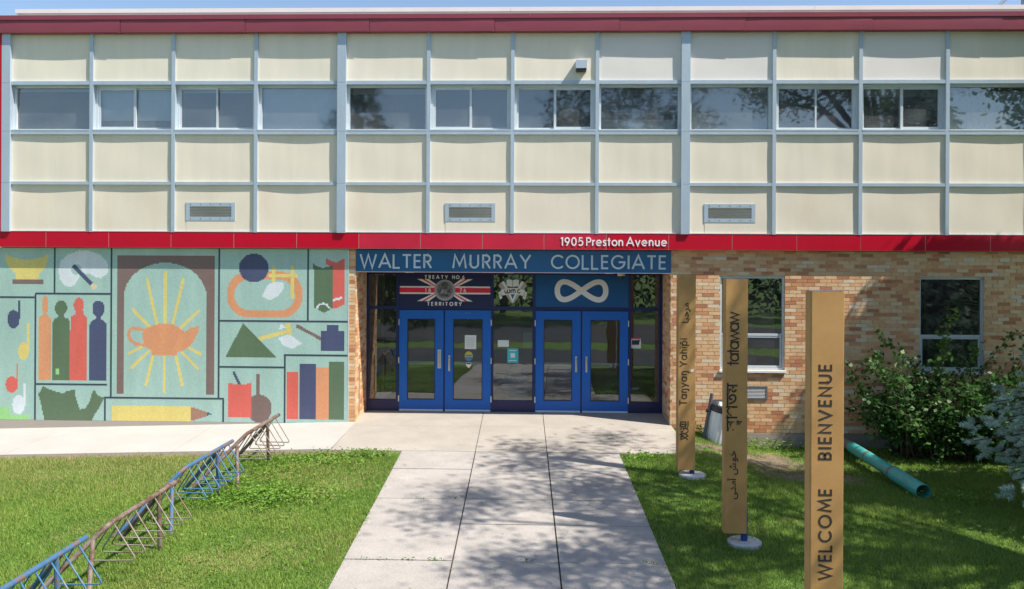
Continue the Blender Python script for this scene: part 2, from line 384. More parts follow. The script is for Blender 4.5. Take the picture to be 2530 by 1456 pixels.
bb = MB(); slab(bb, -3.58, 2.54, -1.97, 1.19, SK, -0.02, 0.05); bb.build('joint_bed', M['joint'], ent)
side = thing('mural_sidewalk', (-7.5, -1, g1(-7.5, -1)), None, None, kind='structure')
for i, (xa, xb) in enumerate(((-14.5, -9.4), (-9.4, -6.4), (-6.4, -3.61))):
    bb = MB(); slab(bb, xa+0.004, xb-0.004, -1.95, 0.095, 0.0, 0.012, n=8, lat=True)
    bb.build('slab', M['concrete_new'], side)

# ------------------------------------------------------------------ the school building
B = thing('school_building', (-0.5, 0.3, 0), 'two storey school with cream panels, red bands, brick ground floor and blue entrance doors', 'building')
def bpart(name, m, *boxes, parent=None, **kw):
    b = MB()
    for q in boxes: b.box(*q)
    return b.build(name, m, parent or B, **kw)
XL, XR = -10.86, 13.0
PA, PC, C2 = 1.647, 0.058, -3.887
LC = 4*PA+2*PC
cols = [C2-LC, C2, C2+LC, C2+2*LC]
def bay_edges():
    e = []
    for ci, c in enumerate(cols):
        ps = [c]+[c+PC+k*PA for k in (1, 2, 3)]+[c+LC]
        for k in range(4):
            if ci == 3 and k > 1: break
            l = ps[k]+(0.085 if k == 0 else 0.035); r = ps[k+1]-(0.085 if k == 3 else 0.035)
            e.append((l, r))
    return e
bays = bay_edges()
mull_x = [c+PC+k*PA for c in cols for k in (1, 2, 3)][:-1]
# inner structure
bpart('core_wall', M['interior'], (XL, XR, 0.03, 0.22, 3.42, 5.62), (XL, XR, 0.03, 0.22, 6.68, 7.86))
bpart('roof_deck', M['roof'], (XL+0.02, XR, 0.0, 12, 7.86, 7.93))
bpart('end_wall', M['red'], (-11.02, -10.68, -0.075, 12, 3.716, 7.60))
bpart('end_wall', M['cream'], (XR, XR+0.2, 0.03, 12, -0.6, 7.9))
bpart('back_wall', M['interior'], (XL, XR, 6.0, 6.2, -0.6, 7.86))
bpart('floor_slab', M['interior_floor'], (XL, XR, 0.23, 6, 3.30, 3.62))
for x in (C2-LC/2-0.05, C2+0.05, C2+LC/2, C2+LC+0.05):
    bpart('partition', M['interior'], (x-0.05, x+0.05, 0.23, 6, 3.63, 7.85))
# upper panels (thin warped sheets) ------------------------------------------
def panel(x0, x1, z0, z1, m, seed):
    r = random.Random(seed); n = 9; b = MB(); vs = []
    a, c, ph = r.uniform(0.004, 0.013), r.uniform(-0.003, 0.003), r.uniform(0, 6)
    for j in range(n):
        for i in range(n):
            u, v = i/(n-1), j/(n-1)
            d = a*math.sin(math.pi*u)**1.0*(0.35+0.65*v)+c*math.sin(2*math.pi*u+ph)*v+0.0015*math.sin(5*u+7*v+ph)
            vs.append((x0+(x1-x0)*u, d, z0+(z1-z0)*v))
    b.add(vs, [(j*n+i, j*n+i+1, (j+1)*n+i+1, (j+1)*n+i) for j in range(n-1) for i in range(n-1)])
    vs2 = [(x0, 0.025, z0), (x1, 0.025, z0), (x1, 0.025, z1), (x0, 0.025, z1)]; b.add(vs2, [(3, 2, 1, 0)])
    return b.build('panel', m, B, smooth=True)
ZR = [(6.675, 7.64), (4.685, 5.64), (3.69, 4.635)]
for bi, (l, r_) in enumerate(bays):
    for ri, (z0, z1) in enumerate(ZR):
        m = M['cream'] if ri == 0 else M['cream_b'] if ri == 1 else M['cream_c']
        if ri == 0 and bi in (7, 8, 10): m = M['white_panel']
        panel(l-0.01, r_+0.01, z0-0.005, z1+0.005, m, bi*7+ri)
# mullions and columns
for c in cols:
    b = MB()
    for z0, z1 in ((3.695, 4.66), (4.664, 5.68), (5.684, 6.64), (6.644, 7.63)):
        b.box(c-0.085, c+0.085, -0.072, 0.17, z0, z1)
    b.build('column', M['mullion'], B)
for x in mull_x:
    b = MB()
    b.box(x-0.035, x+0.035, -0.040, 0.17, 3.695, 7.63)
    o = b.build('mullion', M['mullion'], B)
    for z in (3.76, 4.66, 5.68): pass
for (l, r_) in bays:
    for z0, z1, y in ((6.61, 6.68, -0.036), (5.625, 5.70, -0.041), (4.63, 4.69, -0.036)):
        o = bpart('rail', M['mullion'], (l+0.0005, r_-0.0005, y, 0.17, z0, z1))
# upper windows ---------------------------------------------------------------
KIND = ['fixed', 'slideL', 'slide', 'fixed', 'fixed', 'slideL', 'slideR', 'fixed', 'fixed', 'slide', 'slideR', 'fixed', 'fixed', 'slide']
def ring(b, x0, x1, z0, z1, t, y0, y1):
    b.box(x0, x1, y0, y1, z0, z0+t).box(x0, x1, y0, y1, z1-t, z1)
    b.box(x0, x0+t, y0, y1, z0+t, z1-t).box(x1-t, x1, y0, y1, z0+t, z1-t); return b
for bi, (l, r_) in enumerate(bays):
    z0, z1 = 5.70, 6.61; k = KIND[bi]
    W = ring(MB(), l, r_, z0, z1, 0.045, 0.07, 0.17).build('window', M['winframe'], B)
    l2, r2, a0, a1 = l+0.045, r_-0.045, z0+0.045, z1-0.045; mid = (l2+r2)/2
    def pane(x0, x1, y): MB().box(x0, x1, y, y+0.006, a0, a1, faces='f').build('pane', M['glass_up'], W)
    if k == 'fixed': pane(l2, r2, 0.12)
    else:
        for side_, xa, xb in (('L', l2, mid+0.02), ('R', mid-0.02, r2)):
            front = (k == 'slideL' and side_ == 'L') or (k == 'slideR' and side_ == 'R') or (k == 'slide' and side_ == 'L')
            y = 0.085 if front else 0.122; t = 0.048 if front and k != 'slide' else 0.034
            ring(MB(), xa, xb, a0, a1, t, y, y+0.035).build('sash', M['winframe'], W)
            b = MB().box(xa+t, xb-t, y+0.015, y+0.021, a0+t, a1-t, faces='f'); b.build('pane', M['glass_up'], W)
    # what hangs behind the glass
    y = 0.19
    if bi == 1: bpart('blind', M['blind'], (l+0.03, r_-0.03, y, y+0.004, z0+0.23, z1+0.05))
    if bi == 3: bpart('blind', M['blind'], (l+0.03, r_-0.03, y, y+0.004, z0-0.05, z1+0.05))
    if bi == 0: bpart('blind', M['blind'], (l+0.03, r_-0.03, y, y+0.004, z1-0.10, z1+0.05))
    if bi == 2: bpart('blind', M['blind'], (l+0.03, r_-0.03, y, y+0.004, z1-0.13, z1+0.05))
    if bi == 4: bpart('blind', M['blind_tan'], (l+0.03, r_-0.03, y, y+0.004, z1-0.16, z1+0.05))
    if bi == 8: bpart('blind', M['blind_tan'], (l+0.03, r_-0.03, y, y+0.004, z0-0.05, z1+0.05))
    if bi == 10: bpart('blind', M['blind_tan'], (l+0.03, r_-0.03, y, y+0.004, z1-0.22, z1+0.05))
    if bi == 7:
        bl = bpart('blind', M['slat'], (l, r_, y, y+0.03, z1-0.03, z1+0.03))
        for q in range(18):
            z = z1-0.06-q*0.028
            MB().quad((l, y, z), (r_, y, z), (r_, y+0.02, z+0.018), (l, y+0.02, z+0.018)).build('slat', M['slat'], bl)
        bpart('blind', M['slat'], (l, r_, y+.05, y+0.054, z0-0.05, z0+0.26))
    if bi >= 11:
        b = MB(); n = 90; vs = []
        for i in range(n+1):
            u = i/n; yy = y+0.05+0.035*math.sin(u*2*math.pi*13+math.sin(u*21))
            vs += [(l+(r_-l)*u, yy, z0-0.05), (l+(r_-l)*u, yy, z1-0.10)]
        b.add(vs, [(2*i, 2*i+2, 2*i+3, 2*i+1) for i in range(n)]); b.build('curtain', M['curtain'], B, smooth=True)
# window sills (bright lip)
for (l, r_) in bays:
    bpart('sill', M['winframe'], (l, r_, -0.046, 0.075, 5.7005, 5.722))
# roof fascia --------------------------------------------------------------------
fs = [-11.1, -10.72, -8.258, -5.778, -3.328, -0.887, 1.527, 3.938, 6.346, 8.784, 11.2, 13.3]
for i in range(len(fs)-1):
    a, c = fs[i], fs[i+1]; n = 14; b = MB(); vs = []; r = random.Random(i+40)
    ph = r.uniform(0, 6)
    for j, (z, y) in enumerate(((7.615, -0.138), (7.70, -0.141), (7.80, -0.141), (7.862, -0.138))):
        for k in range(n+1):
            u = k/n; d = (0.0012*math.sin(u*math.pi*3+ph)+0.0008*math.sin(u*17+ph))*(1 if 0 < j < 3 else 0.2)
            vs.append((a+0.003+(c-a-0.006)*u, y+d-0.006*u, z))
    m = n+1
    b.add(vs, [(j*m+k, j*m+k+1, (j+1)*m+k+1, (j+1)*m+k) for j in range(3) for k in range(n)])
    b.box(a+0.002, c-0.002, -0.134, 0.12, 7.612, 7.618)
    b.build('fascia_panel', M['maroon'], B, smooth=True)
us = [-11.1, -9.6, -6.6, -3.6, -0.2, 2.35, 4.0, 6.1, 9.1, 13.3]
for i in range(len(us)-1):
    a, c = us[i], us[i+1]
    b = MB(); b.box(a+0.002, c-0.002, -0.150, 0.3, 7.868, 7.955); b.box(a+0.002, c-0.002, -0.160, -0.145, 7.864, 7.877)
    b.build('roof_edge', M['maroon'], B)
ws = [-10.75, -7.55, -4.48, -1.5, 1.45, 4.55, 7.6, 10.6, 13.3]
for i in range(len(ws)-1):
    a, c = ws[i], ws[i+1]; z = 0.0
    b = MB(); b.box(a+0.002, c-0.002, 0.55, 0.95, 7.93, 8.185)
    b.build('parapet_panel', M['white_metal'], B)
    b = MB(); b.box(a+0.9, min(c+0.9, 13.4)-0.004, 0.515, 0.99, 8.19, 8.275)
    b.build('parapet_cap', M['white_metal'], B)
bpart('parapet_cap', M['white_metal'], (-10.78, -10.75+0.896, 0.515, 0.99, 8.19, 8.275))
# red band -----------------------------------------------------------------------
bs = [-11.05, -9.79, -8.525, -7.274, -6.02, -4.771, -3.541, -2.325, -1.111, .091, 1.302, 2.507, 3.73, 4.965, 6.184, 7.41, 8.639, 9.87, 11.1, 12.33, 13.2]
for i in range(len(bs)-1):
    m = M['red_pale'] if 6 <= i <= 9 else M['red']
    b = MB(); b.box(bs[i]+0.007, bs[i+1]-0.007, -0.03, 0.02, 3.392, 3.70)
    b.build('band_panel', m, B)
bpart('band_backing', M['band_trim'], (-11.05, 13.2, -0.025, 0.120, 3.386, 3.694))
bpart('band_flashing', M['mullion'], (-11.05, 13.2, -0.036, 0.03, 3.7005, 3.712))
# ground floor walls ---------------------------------------------------------------
WX = [(3.535, 4.785), (7.37, 8.60), (11.25, 12.45)]; WZ = (1.06, 2.885)
YM, YB = 0.122, 0.114
b = MB()
b.box(XL, -3.63, YM, 0.36, -0.9, 3.38); b.box(-3.95, -3.632, 0.36, 1.45, -0.3, 3.3); b.build('mortar_wall', M['mortar'], B); b = MB()
xs_ = [2.575]+[v for p in WX for v in p]+[XR]
for i in range(0, len(xs_), 2): b.box(xs_[i], xs_[i+1], YM, 0.36, -0.15, 3.38)
for (a, c) in WX: b.box(a, c, YM, 0.36, -0.15, WZ[0]); b.box(a, c, YM, 0.36, WZ[1], 3.38)
b.box(2.577, 2.9, 0.36, 1.45, -0.3, 3.3)
b.build('mortar_wall', M['mortar'], B)
bpart('foundation_wall', M['foundation'], (2.59, XR, 0.094, 0.36, -1.0, -0.17))
bpart('soffit', M['navy_panel'], (-3.63, 2.575, 0.17, 1.45, 2.925, 3.0))
bpart('header', M['navy'], (-3.63, 2.575, 0.17, 0.36, 3.0, 3.38))
# bricks ---------------------------------------------------------------------------
BL, CH = 0.2270, 0.0714
rb = random.Random(5)
def tint():
    u = rb.random()
    return rb.uniform(0, .2) if u < .15 else rb.uniform(.2, .42) if u < .38 else rb.uniform(.42, .66) if u < .70 else rb.uniform(.66, .84) if u < .92 else rb.uniform(.86, 1)
single = []; wallb = MB()
def course_bricks(x0, x1, z, cidx, emit):
    off = (0.5 if cidx % 2 else 0.0)+0.06*math.sin(cidx*1.7)
    k = math.floor((x0-100)/BL)
    x = 100+(k-off)*BL
    while x < x1:
        a, c = max(x+0.005, x0), min(x+BL-0.005, x1)
        if c-a > 0.03: emit(a, c, z, c-a > BL-0.0105)
        x += BL
zc = -0.165; ci = 0; cand = []
while zc < 3.36:
    za, zb = zc+0.0045, min(zc+CH-0.0045, 3.375)
    segs = [(2.575, 13.0)]
    for (a, c) in WX:
        if zb > WZ[0]+0.01 and za < WZ[1]-0.01:
            new = []
            for (s0, s1) in segs: new += [(s0, s1)] if a >= s1 or c <= s0 else [(s0, a), (c, s1)]
            segs = new
    for (s0, s1) in segs:
        course_bricks(s0, s1, zc, ci, lambda a, c, z, full: cand.append((a, c, za, zb, full, tint())))
    if zc > -0.16:                          # slim pier left of the entrance and the far left corner
        cand.append((-3.757, -3.637, za, zb, False, tint())); cand.append((XL-0.1, -10.81, za, zb, False, tint()))
    zc += CH; ci += 1
full = [q for q in cand if q[4]]
full.sort(key=lambda q: (q[0]+0.11)**2+16.7**2+(q[2]-3.2)**2)
full = [q for q in full if -0.1 < q[2]][:300]; fset = set(id(q) for q in full)
NT = 30; hb = BL/2-0.005; hh = CH/2-0.0045
variants = []
for i in range(NT):
    me = bpy.data.meshes.new('brick'); bb = MB().box(-hb, hb, 0, 0.02, -hh, hh, tint=i/(NT-1), faces='btfrl')
    me.from_pydata(bb.v, [], bb.f); at = me.attributes.new('tint', 'FLOAT', 'POINT'); at.data.foreach_set('value', bb.t)
    me.materials.append(M['brick']); variants.append(me)
for q in cand:
    if id(q) in fset:
        o = bpy.data.objects.new('brick', variants[int(q[5]*(NT-1)+.5)]); COL.objects.link(o); o.parent = B
        o.location = Vector(((q[0]+q[1])/2, YB+rb.uniform(-0.0015, 0.0015), (q[2]+q[3])/2))-B.location
    else:
        wallb.box(q[0], q[1], YB+rb.uniform(-0.0015, 0.0015), YM+0.012, q[2], q[3], tint=q[5], faces='btfrl')
# recess reveals
zc = -0.05; ci = 0
while zc < 2.9:
    za, zb = zc+0.0045, min(zc+CH-0.0045, 2.925); y = 0.0-(BL/2 if ci % 2 else 0)+YB
    while y < 1.195:
        a, c = max(y+0.005, YB+0.001), min(y+BL-0.005, 1.2)
        if c-a > 0.03:
            wallb.box(-3.66, -3.624+rb.uniform(-.001, .001), a, c, za, zb, tint=tint()); wallb.box(2.567+rb.uniform(-.001, .001), 2.60, a, c, za, zb, tint=tint())
        y += BL
    zc += CH; ci += 1
wallb.build('brickwork', M['brick'], B, kind='stuff')
# brick-wall windows
for (a, c) in WX:
    W = ring(MB(), a+0.002, c-0.002, WZ[0]+0.002, WZ[1]-0.002, 0.04, 0.165, 0.225).build('window', M['winframe'], B)
    MB().box(a+0.045, c-0.045, 0.172, 0.22, 1.72, 1.765).build('meeting_rail', M['winframe'], W)
    ring(MB(), a+0.05, c-0.05, WZ[0]+0.047, 1.715, 0.03, 0.178, 0.21).build('sash', M['winframe'], W)
    MB().box(a+0.085, c-0.085, 0.193, 0.199, WZ[0]+0.08, 1.68, faces='f').build('pane', M['glass'], W)
    MB().box(a+0.045, c-0.045, 0.193, 0.199, 1.768, WZ[1]-0.045, faces='f').build('pane', M['glass'], W)
    MB().box(a-0.02, c+0.02, 0.065, 0.2, 1.012, 1.052).build('sill', M['white_metal'], W)
# brick-wall louvre
def louvre(x0, x1, z0, z1, y, fm, sm, t=0.055, n=6, depth=0.05, name='vent'):
    V = ring(MB(), x0, x1, z0, z1, t, y-0.02, y+0.02).build(name, fm, B)
    MB().box(x0+t, x1-t, y+0.004, y+0.012, z0+t, z1-t).build('backing', M['vent_dark'], V)
    for i in range(n):
        z = z0+t+(z1-z0-2*t)*(i+0.1)/n; h = (z1-z0-2*t)/n
        b = MB(); b.add([(x0+t, y-0.016, z), (x1-t, y-0.016, z), (x1-t, y+0.003, z+h*0.45), (x0+t, y+0.003, z+h*0.45)], [(0, 1, 2, 3)])
        b.add([(x0+t, y-0.016, z-0.006), (x1-t, y-0.016, z-0.006), (x1-t, y-0.016, z), (x0+t, y-0.016, z)], [(0, 1, 2, 3)])
        b.build('louvre_slat', sm, V)
    for i in range(5):
        for z in (z0+t*0.5, z1-t*0.5):
            x = x0+(x1-x0)*(0.1+0.2*i)
            MB().box(x-0.008, x+0.008, y-0.024, y-0.018, z-0.008, z+0.008).build('screw', M['vent_frame'], V)
    return V
louvre(3.86, 4.45, 0.485, 0.745, 0.11, M['vent_frame'], M['vent_white'], t=0.035, n=7)
for x0 in (-6.99, -1.85, 3.19):
    louvre(x0, x0+0.985, 3.925, 4.285, 0.010, M['mullion'], M['vent_slat'], t=0.075, n=7)
    bpart('vent_patch', M['cream_c'], (x0+0.01, x0+0.975, -0.004, 0.0, 3.70, 3.922))

# ------------------------------------------------------------------ entrance
YD = 1.20
posts = [(-3.64, -3.58), (-3.0, -2.935), (-1.0, -0.955), (-0.137, -0.075), (1.86, 1.918), (2.50, 2.575)]
SF = MB()
for a, c in posts: SF.box(a, c, YD-0.03, YD+0.09, 0.0, 2.925)
for i in range(5):
    a, c = posts[i][1], posts[i+1][0]
    SF.box(a, c, YD-0.025, YD+0.085, 2.13, 2.20); SF.box(a, c, YD-0.025, YD+0.085, 2.87, 2.925)
SFo = SF.build('storefront_frame', M['navy'], B)
for (a, c) in ((-1.995, -1.97), (0.872, 0.899)): MB().box(a, c, YD-0.028, YD+0.08, 0.0, 2.13).build('door_post', M['navy'], SFo)
for i in (0, 2, 4):
    a, c = posts[i][1], posts[i+1][0]
    MB().box(a, c, YD-0.02, YD+0.07, 0.0, 0.235).build('kick_panel', M['navy_panel'], SFo)
    MB().box(a, c, YD+0.02, YD+0.03, 0.235, 2.13, faces='f').build('pane', M['glass'], SFo)
    MB().box(a, c, YD+0.02, YD+0.03, 2.20, 2.87, faces='f').build('pane', M['glass'], SFo)
bpart('threshold', M['concrete_agg'], (-3.64, 2.575, YD-0.004, 6.0, -0.3, -0.004))
# vestibule behind the glass
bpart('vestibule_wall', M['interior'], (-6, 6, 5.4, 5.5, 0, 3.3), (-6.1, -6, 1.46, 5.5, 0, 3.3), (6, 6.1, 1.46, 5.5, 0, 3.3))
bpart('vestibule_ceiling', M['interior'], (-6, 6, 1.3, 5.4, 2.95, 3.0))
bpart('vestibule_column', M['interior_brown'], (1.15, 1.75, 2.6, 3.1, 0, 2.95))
bpart('inner_rail', M['interior_brown'], (-3.35, -3.30, 1.42, 1.5, 0.2, 2.85))
doors = [(-2.93, -2.0, 'R'), (-1.966, -1.004, 'L'), (-0.07, 0.868, 'R'), (0.902, 1.856, 'L')]
for di, (a, c, hs) in enumerate(doors):
    ga, gc, gz0, gz1 = a+0.175, c-0.18, 0.245, 1.93
    D = MB().box(a, a+0.175, YD-0.035, YD+0.02, 0.035, 2.118).box(c-0.18, c, YD-0.035, YD+0.02, 0.035, 2.118)\
        .box(ga, gc, YD-0.035, YD+0.02, 0.035, gz0).box(ga, gc, YD-0.035, YD+0.02, gz1, 2.118).build('door', M['door'], B)
    ring(MB(), ga-0.004, gc+0.004, gz0-0.004, gz1+0.004, 0.014, YD-0.04, YD-0.02).build('glazing_bead', M['navy'], D)
    MB().box(ga, gc, YD-0.012, YD-0.004, gz0, gz1, faces='f').build('pane', M['glass'], D)
    MB().box(ga-0.06, gc+0.06, YD+0.03, YD+0.07, 0.972, 1.034).build('push_bar', M['bar'], D)
    MB().box(a+0.004, c-0.004, YD-0.048, YD-0.036, 0.004, 0.04).build('sweep', M['sweep'], D)
    hx = c-0.09 if hs == 'R' else a+0.09
    if di == 0: hx = c-0.085; z0, z1, wd = 0.90, 1.29, 0.036
    else: z0, z1, wd = 0.845, 1.17, 0.02
    H = MB().box(hx-wd, hx+wd, YD-0.041, YD-0.0352, z0, z1).build('pull_plate', M['steel'], D)
    MB().tube([(hx, YD-0.038, z0+0.04), (hx, YD-0.075, z0+0.05), (hx, YD-0.08, z0+0.09), (hx, YD-0.08, z1-0.09), (hx, YD-0.075, z1-0.05), (hx, YD-0.038, z1-0.04)], 0.011, 8).build('handle', M['steel'], D, smooth=True)
    hxx = a-0.008 if hs == 'R' else c+0.008
    for z in (0.2, 1.0, 1.80): MB().tube([(hxx, YD-0.046, z), (hxx, YD-0.046, z+0.125)], 0.014, 8).build('hinge', M['steel'], D)
bpart('door_sensor', M['sticker_blue'], (-1.54, -1.50, YD-0.04, YD-0.035, 2.05, 2.07), (-1.47, -1.44, YD-0.04, YD-0.035, 2.06, 2.08))
bpart('reveal_strip', M['steel'], (-3.622, -3.605, 0.40, 0.44, 0.05, 1.08))  # thin grey upright strip on the left brick reveal

# ------------------------------------------------------------------ lettering
def arc(cx, cy, rx, ry, a0, a1, n=14):
    return [(cx+rx*math.cos(R(a0+(a1-a0)*i/n)), cy+ry*math.sin(R(a0+(a1-a0)*i/n))) for i in range(n+1)]
GL = {
 'W': (1.16, [[(0, 1), (.29, 0), (.58, .97), (.87, 0), (1.16, 1)]]), 'A': (.86, [[(0, 0), (.43, 1), (.86, 0)], [(.15, .33), (.71, .33)]]),
 'L': (.46, [[(0, 1), (0, .0), (.46, 0)]]), 'T': (.62, [[(0, .955), (.62, .955)], [(.31, .95), (.31, 0)]]),
 'E': (.5, [[(.5, .955), (.045, .955), (.045, .045), (.5, .045)], [(.05, .51), (.46, .51)]]),
 'R': (.56, [[(.045, 0), (.045, .955), (.28, .955)]+arc(.28, .715, .24, .24, 90, -90)+[(.05, .475)], [(.26, .475), (.56, 0)]]),
 'M': (.98, [[(.02, 0), (.15, .97), (.49, .22), (.83, .97), (.96, 0)]]), 'U': (.66, [[(.045, 1), (.045, .33)]+arc(.33, .33, .285, .285, 180, 360)+[(.615, 1)]]),
 'Y': (.74, [[(0, 1), (.37, .46), (.74, 1)], [(.37, .47), (.37, 0)]]), 'C': (.84, [arc(.5, .5, .46, .46, 42, 318, 26)]),
 'O': (1.0, [arc(.5, .5, .46, .46, 0, 360, 32)]), 'G': (.98, [arc(.5, .5, .46, .46, 42, 360, 28)+[(.54, .5)]]),
 'I': (.1, [[(.05, 0), (.05, 1)]]), 'B': (.56, [[(.05, .5), (.29, .5)]+arc(.29, .73, .23, .23, -90, 90)+[(.045, .955), (.045, .045), (.3, .045)]+arc(.3, .27, .235, .235, -90, 90)]),
 'N': (.7, [[(.045, 0), (.045, .96), (.655, .04), (.655, 1)]]), 'V': (.8, [[(0, 1), (.4, .02), (.8, 1)]]), 'P': (.54, [[(.045, 0), (.045, .955), (.27, .955)]+arc(.27, .7, .25, .255, 90, -90)+[(.05, .445)]]),
 '1': (.26, [[(0, .86), (.2, .95), (.2, 0)]]), '9': (.58, [arc(.29, .68, .25, .27, 0, 360, 24), [(.53, .6), (.42, .35), (.2, 0)]]),
 '0': (.6, [arc(.3, .5, .26, .46, 0, 360, 28)]), '5': (.56, [[(.5, .955), (.15, .955), (.08, .53)]+arc(.27, .34, .26, .29, 125, -140, 20)]),
 '8': (.56, [arc(.28, .72, .2, .22, 0, 360, 20), arc(.28, .27, .25, .24, 0, 360, 20)]), '7': (.54, [[(0, .955), (.52, .955), (.15, 0)]]),
 '6': (.58, [arc(.29, .3, .25, .27, 0, 360, 24), [(.05, .38), (.16, .62), (.38, 1)]]), '.': (.1, [[(.05, 0), (.05, .1)]]),
 't': (.34, [[(.17, .95), (.17, .0)], [(0, .66), (.34, .66)]]), 'a': (.66, [arc(.31, .35, .275, .31, 0, 360, 26), [(.6, .7), (.6, 0)]]),
 'w': (.86, [[(0, .7), (.215, .03), (.43, .66), (.645, .03), (.86, .7)]]), 'n': (.52, [[(.05, 0), (.05, .7)], [(.05, .42)]+arc(.26, .42, .21, .24, 180, 0)+[(.47, 0)]]),
 'ŋ': (.52, [[(.05, 0), (.05, .7)], [(.05, .42)]+arc(.26, .42, .21, .24, 180, 0)+[(.47, -.1), (.4, -.24), (.24, -.25)]]),
 'y': (.56, [[(0, .7), (.29, .04)], [(.56, .7), (.16, -.28)]]), 'h': (.52, [[(.05, 0), (.05, 1)], [(.05, .42)]+arc(.26, .42, .21, .24, 180, 0)+[(.47, 0)]]),
 'i': (.1, [[(.05, 0), (.05, .7)], [(.05, .85), (.05, .97)]]), 'p': (.66, [arc(.35, .35, .275, .31, 0, 360, 26), [(.06, .7), (.06, -.28)], [(.2, .9), (.5, .9)]]),
 'r': (.32, [[(.05, 0), (.05, .7)], [(.05, .4), (.1, .55), (.2, .64), (.32, .655)]]), 'e': (.64, [[(.04, .36), (.59, .36)]+arc(.315, .35, .275, .31, 5, 315, 24)]),
 's': (.4, [[(.36, .56), (.28, .65), (.16, .65), (.07, .57), (.07, .47), (.15, .39), (.27, .33), (.35, .24), (.34, .12), (.24, .04), (.12, .05), (.03, .14)]]),
 'o': (.66, [arc(.33, .35, .285, .31, 0, 360, 28)]), 'v': (.52, [[(0, .7), (.26, .03), (.52, .7)]]), 'u': (.52, [[(.05, .7), (.05, .27)]+arc(.26, .27, .21, .23, 180, 360), [(.47, .7), (.47, 0)]]),
}
def word(text, x0, x1, cap, wd, T, emit, d0=-0.012, d1=0.0):
    """Lay out text between u=x0..x1 (cap height cap); emit(letter_char, MB)."""
    ws_ = [GL[ch][0]*cap for ch in text]; gap = ((x1-x0)-sum(ws_))/max(len(text)-1, 1); u = x0
    for ch, wch in zip(text, ws_):
        b = MB()
        for si, st in enumerate(GL[ch][1]):
            b.stroke([(u+p[0]*cap, p[1]*cap) for p in st], wd, d0-0.0004*si, d1, T)
        emit(ch, b); u += wch+gap

SG = thing('school_name_sign', (-0.53, 0.07, 2.93), 'long blue sign with pale letters WALTER MURRAY COLLEGIATE above the entrance', 'sign')
for a, c in ((-3.622, -1.57), (-1.566, 0.58), (0.584, 2.572)): MB().box(a, c, 0.100, 0.168, 2.932, 3.372).build('board', M['sign'], SG)
MB().box(-3.622, 2.572, 0.096, 0.168, 2.926, 2.9315).build('lower_edge', M['band_trim'], SG)
Tw = lambda y, z: (lambda u, v, d: (u, y+d, z+v))
for t, a, c in (('WALTER', -3.53, -2.13), ('MURRAY', -1.70, -0.175), ('COLLEGIATE', 0.235, 2.47)):
    word(t, a, c, 0.266, 0.037, Tw(0.0995, 3.012), lambda ch, b: b.build('letter', M['letter'], SG))
AD = thing('street_address', (1.44, -0.03, 3.46), 'white raised lettering 1905 Preston Avenue on the red band', 'lettering')
for t, a, c in (('1905', 0.415, 0.845), ('Preston', 0.912, 1.62), ('Avenue', 1.69, 2.465)):
    word(t, a, c, 0.160, 0.024, Tw(-0.0305, 3.462), lambda ch, b: b.build('letter', M['letter_white'], AD))

# ------------------------------------------------------------------ emblem panels over the doors
TP = thing('treaty_flag_panel', (-1.97, YD, 2.2), 'navy flag panel with grey medal and TREATY NO.6 TERRITORY lettering over left doors', 'flag panel')
MB().box(-2.934, -1.001, YD-0.022, YD+0.03, 2.2005, 2.8695).build('panel', M['treaty_blue'], TP)
yf = YD-0.0225; cx, cz = -1.977, 2.536
def flat(polys, m, name, parent, d, th=0.002):
    b = MB()
    for p in polys: b.prism(p, yf-d-th, yf-d)
    return b.build(name, m, parent)
diag = lambda sx, sz, wo: [(cx+sx*0.12, cz+sz*0.02), (cx+sx*(0.585-wo), cz+sz*0.232), (cx+sx*(0.585-wo-0.20+wo*0.6), cz+sz*0.232), (cx+sx*0.02, cz+sz*0.06)]
flat([[(cx+sx*0.02, cz+sz*0.0), (cx+sx*0.10, cz), (cx+sx*0.585, cz+sz*0.232), (cx+sx*0.335, cz+sz*0.232)] for sx in (-1, 1) for sz in (-1, 1)], M['off_white'], 'diagonal', TP, 0.0)
flat([[(cx+sx*0.05, cz), (cx+sx*0.085, cz), (cx+sx*0.485, cz+sz*0.2325), (cx+sx*0.425, cz+sz*0.2325)] for sx in (-1, 1) for sz in (-1, 1)], M['treaty_red'], 'diagonal_stripe', TP, 0.0025)
flat([[(-2.925, cz-0.082), (-1.025, cz-0.082), (-1.025, cz+0.082), (-2.925, cz+0.082)]], M['off_white'], 'bar', TP, 0.005)
flat([[(-2.925, cz-0.050), (-1.025, cz-0.050), (-1.025, cz+0.050), (-2.925, cz+0.050)]], M['treaty_red'], 'bar_stripe', TP, 0.0075)
flat([arc(cx, cz, 0.222, 0.222, 0, 348, 29)], M['medal'], 'medal', TP, 0.010)
flat([arc(cx, cz+0.005, 0.168, 0.178, 0, 348, 29)], M['medal_mid'], 'medal_centre', TP, 0.0125)
flat([[(cx-0.06, cz+0.02), (cx+0.05, cz+0.03), (cx+0.075, cz+0.10), (cx+0.04, cz+0.165), (cx-0.05, cz+0.165), (cx-0.08, cz+0.09)], [(cx-0.14, cz-0.07), (cx-0.09, cz+0.06), (cx-0.05, cz-0.02)], [(cx-0.10, cz-0.13), (cx+0.10, cz-0.13), (cx+0.06, cz-0.08), (cx-0.08, cz-0.085)], [(cx+0.04, cz-0.03), (cx+0.13, cz-0.06), (cx+0.11, cz+0.05)]], M['medal_dark'], 'medal_relief', TP, 0.015)
flat([[(cx-0.09, cz-0.06), (cx-0.03, cz-0.05), (cx-0.02, cz+0.01), (cx-0.06, cz+0.015)], [(cx+0.0, cz-0.06), (cx+0.035, cz-0.065), (cx+0.03, cz+0.01)]], M['medal'], 'medal_figure', TP, 0.016)
